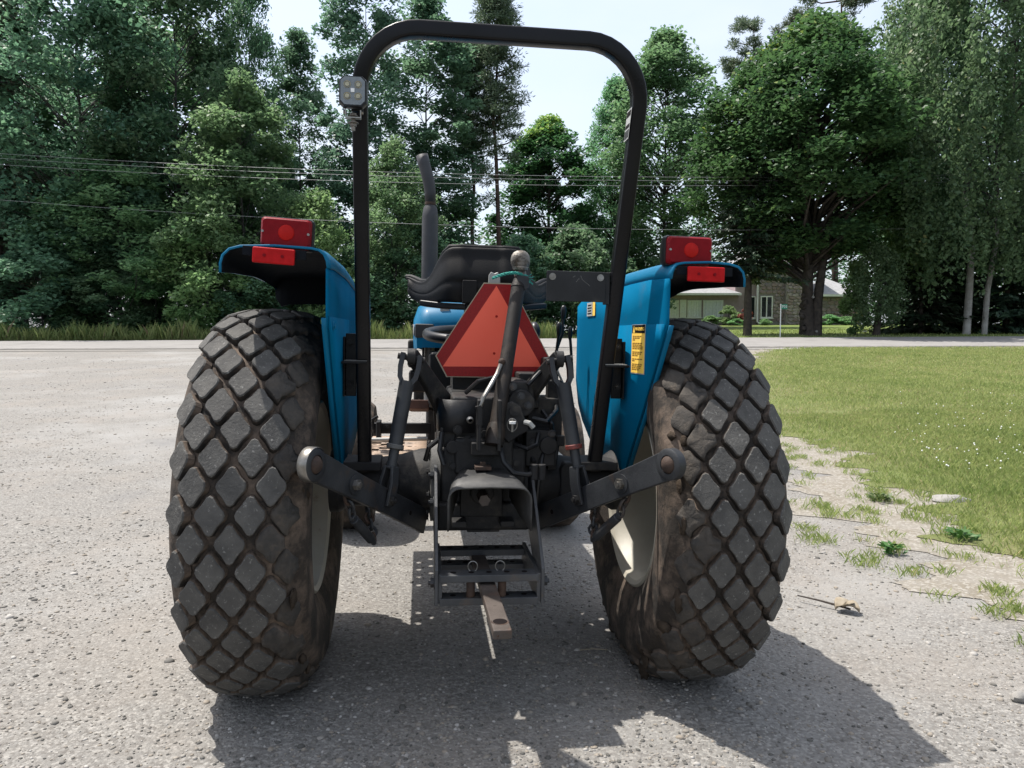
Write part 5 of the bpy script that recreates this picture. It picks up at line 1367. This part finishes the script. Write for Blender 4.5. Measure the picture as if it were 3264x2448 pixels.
def curled(cx_, cy_, a, s):
    rows = []
    for i in range(6):
        t = i/5; w = math.sin(PI*min(.97, t*.95+.04))*.45*s
        rows.append([(cx_+math.cos(a)*t*s-math.sin(a)*w*q, cy_+math.sin(a)*t*s+math.cos(a)*w*q, .012+.018*abs(q)+.02*math.sin(t*3)) for q in (-1, -.5, 0, .5, 1)])
    return G().grid(rows)
dl_ = curled(0, 0, .3, .095).build('dead_leaf', M['deadleaf'], None, solid=.0008); dl_.location = (1.36, 3.13, z1(1.36, 3.13)+.012); tag(dl_, 'curled tan dead leaf under the twig on the gravel', 'leaf')
dl2 = curled(0, 0, 2.4, .07).build('dead_leaf', M['deadleaf'], None, solid=.0008); dl2.location = (1.45, 3.10, z1(1.45, 3.10)+.012); tag(dl2, 'smaller tan dead leaf at the thick end of the twig', 'leaf')
tg = G(); tg.tube([(-.13, .10, .03), (-.06, .045, .028), (0, 0, .022), (.05, -.02, .012)], [.003, .004, .005, .004], 6); tg.tube([(0, 0, .022), (.06, .03, .02)], [.003, .002], 5)
tw_ = tg.build('twig', M['bark'], None); tw_.location = (1.38, 3.16, z1(1.38, 3.16)+.012); tag(tw_, 'short brown twig lying across the dead leaves', 'twig')
st = G().tube([(-.05, 0, .004), (0, .006, .006), (.05, .002, .004)], .0022, 5).build('straw', M['deadleaf'], None); st.location = (.295, 2.68, z1(.295, 2.68)+.016); tag(st, 'pale straw stalk on the shaded gravel beside the right tyre', 'straw')

# ================================================================== STONE HOUSE
HD = 60.0; hz0 = 1.93
def hx(px): return (px-1106)/1640*HD
def hzz(py): return 1.143+(727-py)/1640*HD
M['boards'] = mat('brown_boards', (.52, .41, .42), (.42, .33, .33), rough=.8, scale=3, bump=.3, bscale=30)
M['mortar'] = mat('mortar', (.46, .42, .39), (.34, .31, .29), rough=.9, scale=4, bump=.4, bscale=20, bdist=.02)
M['roof'] = mat('roof_shingle_grey', (.46, .46, .47), (.34, .34, .35), rough=.85, scale=5, bump=.4, bscale=10, bdist=.02)
M['glass'] = mat('dark_window_glass', (.012, .016, .024), (.02, .026, .036), rough=.08, rvar=.03, spec=.8)
M['curtain'] = mat('curtain', (.80, .82, .82), (.66, .68, .69), tint=1, rough=.8, scale=9)
M['stones'] = [mat('wall_stone', c, tuple(v*.6 for v in c), rough=.85, scale=3, bump=.5, bscale=12, bdist=.03) for c in ((.58, .46, .46), (.44, .37, .39), (.68, .58, .57), (.52, .39, .38))]
H_ = empty('stone_house', (hx(1660), HD, hz0)); tag(H_, 'single storey house with brown fieldstone walls and white windows behind the garden trees', 'house')
hl = Vector(H_.location)
def hb(g, nm, m, par, **k):
    o = g.build(nm, m, par, **k)
    if par is H_: o.matrix_parent_inverse = Matrix.Translation(-hl)      # sub-parts inherit it
    return o
def hbox(g, x0, x1, z0, z1_, y0, y1): return g.box(((x0+x1)/2, (y0+y1)/2, (z0+z1_)/2), (x1-x0, y1-y0, z1_-z0))
def L(p0, p1): return hx(p0), hx(p1)
wall_porch = hb(hbox(G(), hx(1385), hx(1588), hz0-.3, hzz(639), HD+.02, HD+6), 'porch_wall', M['boards'], H_)
wall_board = hb(hbox(G(), hx(1588), hx(1636), hz0-.3, hzz(575), HD+.3, HD+9), 'board_wall', M['boards'], H_)
wall_stone = hb(hbox(G(), hx(1636), hx(1745), hz0-.3, hzz(575), HD+.1, HD+9), 'stone_wall', M['mortar'], H_)
wall_wing = hb(hbox(G(), hx(1766), hx(1850), hz0-.3, hzz(642), HD-.2, HD+6), 'wing_wall', M['mortar'], H_)
entry = hb(hbox(G(), hx(1745), hx(1766), hz0-.3, hzz(600), HD+1.4, HD+6), 'entry_wall', M['boards'], H_)
hb(hbox(G(), hx(1748), hx(1763), hz0, hzz(652), HD+1.33, HD+1.4), 'door', M['label_dark'], H_)
def stones_on(wall, x0, x1, za, zb, y, sd, skip=()):
    r = random.Random(sd); metas = []
    for k in range(4):
        g = G(); n = 8; o = [(math.cos(2*PI*i/n)*r.uniform(.8, 1.15), math.sin(2*PI*i/n)*r.uniform(.75, 1.1)) for i in range(n)]
        V = [(a, 0, b) for a, b in o]+[(a*.82, -.08, b*.82) for a, b in o]
        g.add(V, [(i, (i+1) % n, n+(i+1) % n, n+i) for i in range(n)]+[tuple(range(n, 2*n))])
        me = bpy.data.meshes.new('stone'); me.from_pydata(g.v, [], g.f); me.materials.append(M['stones'][k]); metas.append(me)
    z = za
    while z < zb:
        h = r.uniform(.20, .34); x = x0+r.uniform(0, .2)
        while x < x1-.1:
            w = r.uniform(.24, .58); xm = x+w/2
            if not any(a < xm < b and c < z+h/2 < d for a, b, c, d in skip):
                o = bpy.data.objects.new('stone', r.choice(metas)); COL.objects.link(o); o.parent = wall
                o.location = (xm, y, z+h/2+r.uniform(-.04, .04)); o.scale = (w*.52, 1, h*.54); o.rotation_euler = (0, r.uniform(-.25, .25), 0)
            x += w
        z += h
win = [(1641, 1667, 640, 687), (1815, 1833, 647, 673)]
wz = [(hx(a)-.12, hx(b)+.12, hzz(d)-.12, hzz(c)+.12) for a, b, c, d in win]
stones_on(wall_stone, hx(1637), hx(1744), hz0-.1, hzz(600), HD+.10, 1, wz)
stones_on(wall_wing, hx(1767), hx(1849), hz0-.1, hzz(645), HD-.20, 2, wz)
ch = hb(hbox(G(), hx(1692), hx(1726), hz0-.3, hzz(540), HD-.35, HD+.1), 'chimney', M['mortar'], wall_stone)
cm = hb(G().box((hx(1709), HD-.1, hz0), (.1, .1, .1)), 'chimney_foot', M['mortar'], wall_stone)
stones_on(wall_stone, hx(1692), hx(1726), hz0-.1, hzz(575), HD-.35, 3)
def window(px0, px1, py0, py1, y, panes, glass, par, grille=True):
    x0, x1, za, zb = hx(px0), hx(px1), hzz(py1), hzz(py0); f = .085
    g = G(); hbox(g, x0, x1, za, za+f, y-.07, y+.02); hbox(g, x0, x1, zb-f, zb, y-.07, y+.02)
    w = (x1-x0)/panes
    for k in range(panes+1): xx = min(max(x0+w*k, x0+f/2), x1-f/2); hbox(g, xx-f/2, xx+f/2, za+f, zb-f, y-.068, y+.02)
    hbox(g, x0-.06, x1+.06, za-.07, za-.002, y-.12, y+.02)
    w_ = hb(g, 'window', M['white'], par)
    for k in range(panes):
        a, b = x0+w*k+f*.6, x0+w*(k+1)-f*.6
        hb(hbox(G(), a, b, za+f*.9, zb-f*.9, y-.02, y-.005), 'pane', glass, w_)
        if grille:
            g = G(); xm = (a+b)/2; hbox(g, xm-.012, xm+.012, za+f, zb-f, y-.035, y-.022)
            for q in range(1, 4): zz_ = za+(zb-za)*q/4; hbox(g, a, b, zz_-.012, zz_+.012, y-.038, y-.0355)
            hb(g, 'grille', M['band'], w_)
        elif glass is M['curtain']:
            g = G()
            for q in range(5): xq = a+(b-a)*(q+.5)/5; g.cyl((xq, y-.022, za+f), (xq, y-.022, zb-f), .035, n=8)
            hb(g, 'curtain', M['curtain'], w_)
window(1641, 1667, 640, 687, HD+.08, 2, M['glass'], H_)
window(1815, 1833, 647, 673, HD-.22, 2, M['glass'], H_)
window(1608, 1632, 640, 688, HD+.28, 1, M['glass'], H_, False)
for a, b in ((1437, 1465), (1483, 1513), (1517, 1560)): window(a, b, 649, 686, HD, 1, M['curtain'], H_, False)
g = G(); hbox(g, hx(1467), hx(1481), hz0, hzz(648), HD-.03, HD); hb(g, 'porch_door', M['white'], H_)
g = G(); hbox(g, hx(1469), hx(1479), hzz(676), hzz(652), HD-.038, HD-.031); hb(g, 'door_pane', M['curtain'], H_)
g = G(); g.tube([(hx(1633), HD-.06, hzz(578)), (hx(1633), HD-.06, hzz(694)), (hx(1636), HD-.12, hzz(699)), (hx(1646), HD-.35, hzz(701))], .075, 8); hb(g, 'downspout', M['white'], H_)
# roofs
def hip(x0, x1, y0, y1, z0, rise, nm):
    k = min((x1-x0), (y1-y0))/2*.98
    g = G(); V = [(x0, y0, z0), (x1, y0, z0), (x1, y1, z0), (x0, y1, z0), (x0+k, (y0+y1)/2, z0+rise), (x1-k, (y0+y1)/2, z0+rise)]
    g.add(V, [(0, 1, 5, 4), (1, 2, 5), (2, 3, 4, 5), (3, 0, 4), (3, 2, 1, 0)]); o = hb(g, nm, M['roof'], H_, angle=10)
    g = G(); hbox(g, x0-.03, x1+.03, z0-.17, z0-.003, y0-.06, y0+.02); hb(g, 'fascia', M['white'], o)
    g = G(); hbox(g, x1+.0, x1+.05, z0-.17, z0-.003, y0+.03, y1); hbox(g, x0-.05, x0, z0-.17, z0-.003, y0+.03, y1); hb(g, 'fascia', M['white'], o)
hip(hx(1375), hx(1594), HD-.5, HD+6.4, hzz(639)+.17, 1.5, 'porch_roof')
hip(hx(1752), hx(1862), HD-.7, HD+6.4, hzz(642)+.17, 1.55, 'wing_roof')
hip(hx(1580), hx(1775), HD-.3, HD+9.6, hzz(575)+.17, 2.4, 'main_roof')
g = G(); hbox(g, hx(1740), hx(1768), hz0-.3, hz0+.18, HD-.3, HD+1.3); hb(g, 'doorstep', M['mortar'], H_)
g = G(); hbox(g, hx(1640), hx(1690), hz0-.3, hz0+.35, HD-.02, HD+.08); hb(g, 'plinth', M['stone'], H_)

# ---- green number sign at the road edge
sx, sy = (1684-1106)/1640*31.6, 31.6
sp = empty('number_sign', (sx, sy, z1(sx, sy))); tag(sp, 'small green house number plate 703 on a thin white post by the road', 'sign')
hgt = 1.143+(727-657)/1640*31.6 - z1(sx, sy)
G().box((0, 0, hgt/2), (.035, .035, hgt)).build('post', M['white'], sp, bevel=.004)
M['signgreen'] = mat('sign_green', (.0, .24, .12), (.0, .21, .105), rough=.4)
sgp = G().box((.145, -.022, hgt-.115), (.25, .006, .21)).build('plate', M['signgreen'], sp, bevel=.003)
text_obj('number', '703', .155, M['white'], sgp, (.145, -.0265, hgt-.115), (PI/2, 0, 0), .001)

# ---- overhead wires along the road
M['wire'] = mat('wire_grey', (.40, .41, .42), (.30, .31, .32), rough=.5, metal=.2)
WD = 32.5
def wz_(py, D=WD): return 1.143+(727-py)/1640*D
for i, (pts, lb) in enumerate((([(0, 338), (1094, 384), (2212, 380)], 'topmost of the three close overhead wires'), ([(0, 348), (1094, 392), (2212, 387)], 'middle one of the three close overhead wires'),
                               ([(0, 361), (1094, 404), (2212, 393)], 'lowest of the three close overhead wires'), ([(0, 435), (1230, 496), (2212, 491)], 'single thin wire hanging well below the three close wires'))):
    xs = np.array([(p[0]-1106)/1640*WD for p in pts]); zs = np.array([wz_(p[1]) for p in pts]); co = np.polyfit(xs, zs, 2)
    path = [(x, WD, float(np.polyval(co, x))) for x in np.linspace(-46, 46, 61)]
    o = G().tube(path, .0068, 5, False).build('power_line', M['wire'], None); tag(o, lb, 'power line', 'overhead wires along the road')

# lettering becomes plain mesh objects
bpy.context.view_layer.update()
dg = bpy.context.evaluated_depsgraph_get()
for o in [o for o in scene.objects if o.type == 'FONT']:
    me = bpy.data.meshes.new_from_object(o.evaluated_get(dg)); nm = o.name
    n_ = bpy.data.objects.new(nm+'_mesh', me); COL.objects.link(n_); n_.parent = o.parent; n_.matrix_local = o.matrix_local.copy()
    bpy.data.objects.remove(o); n_.name = nm
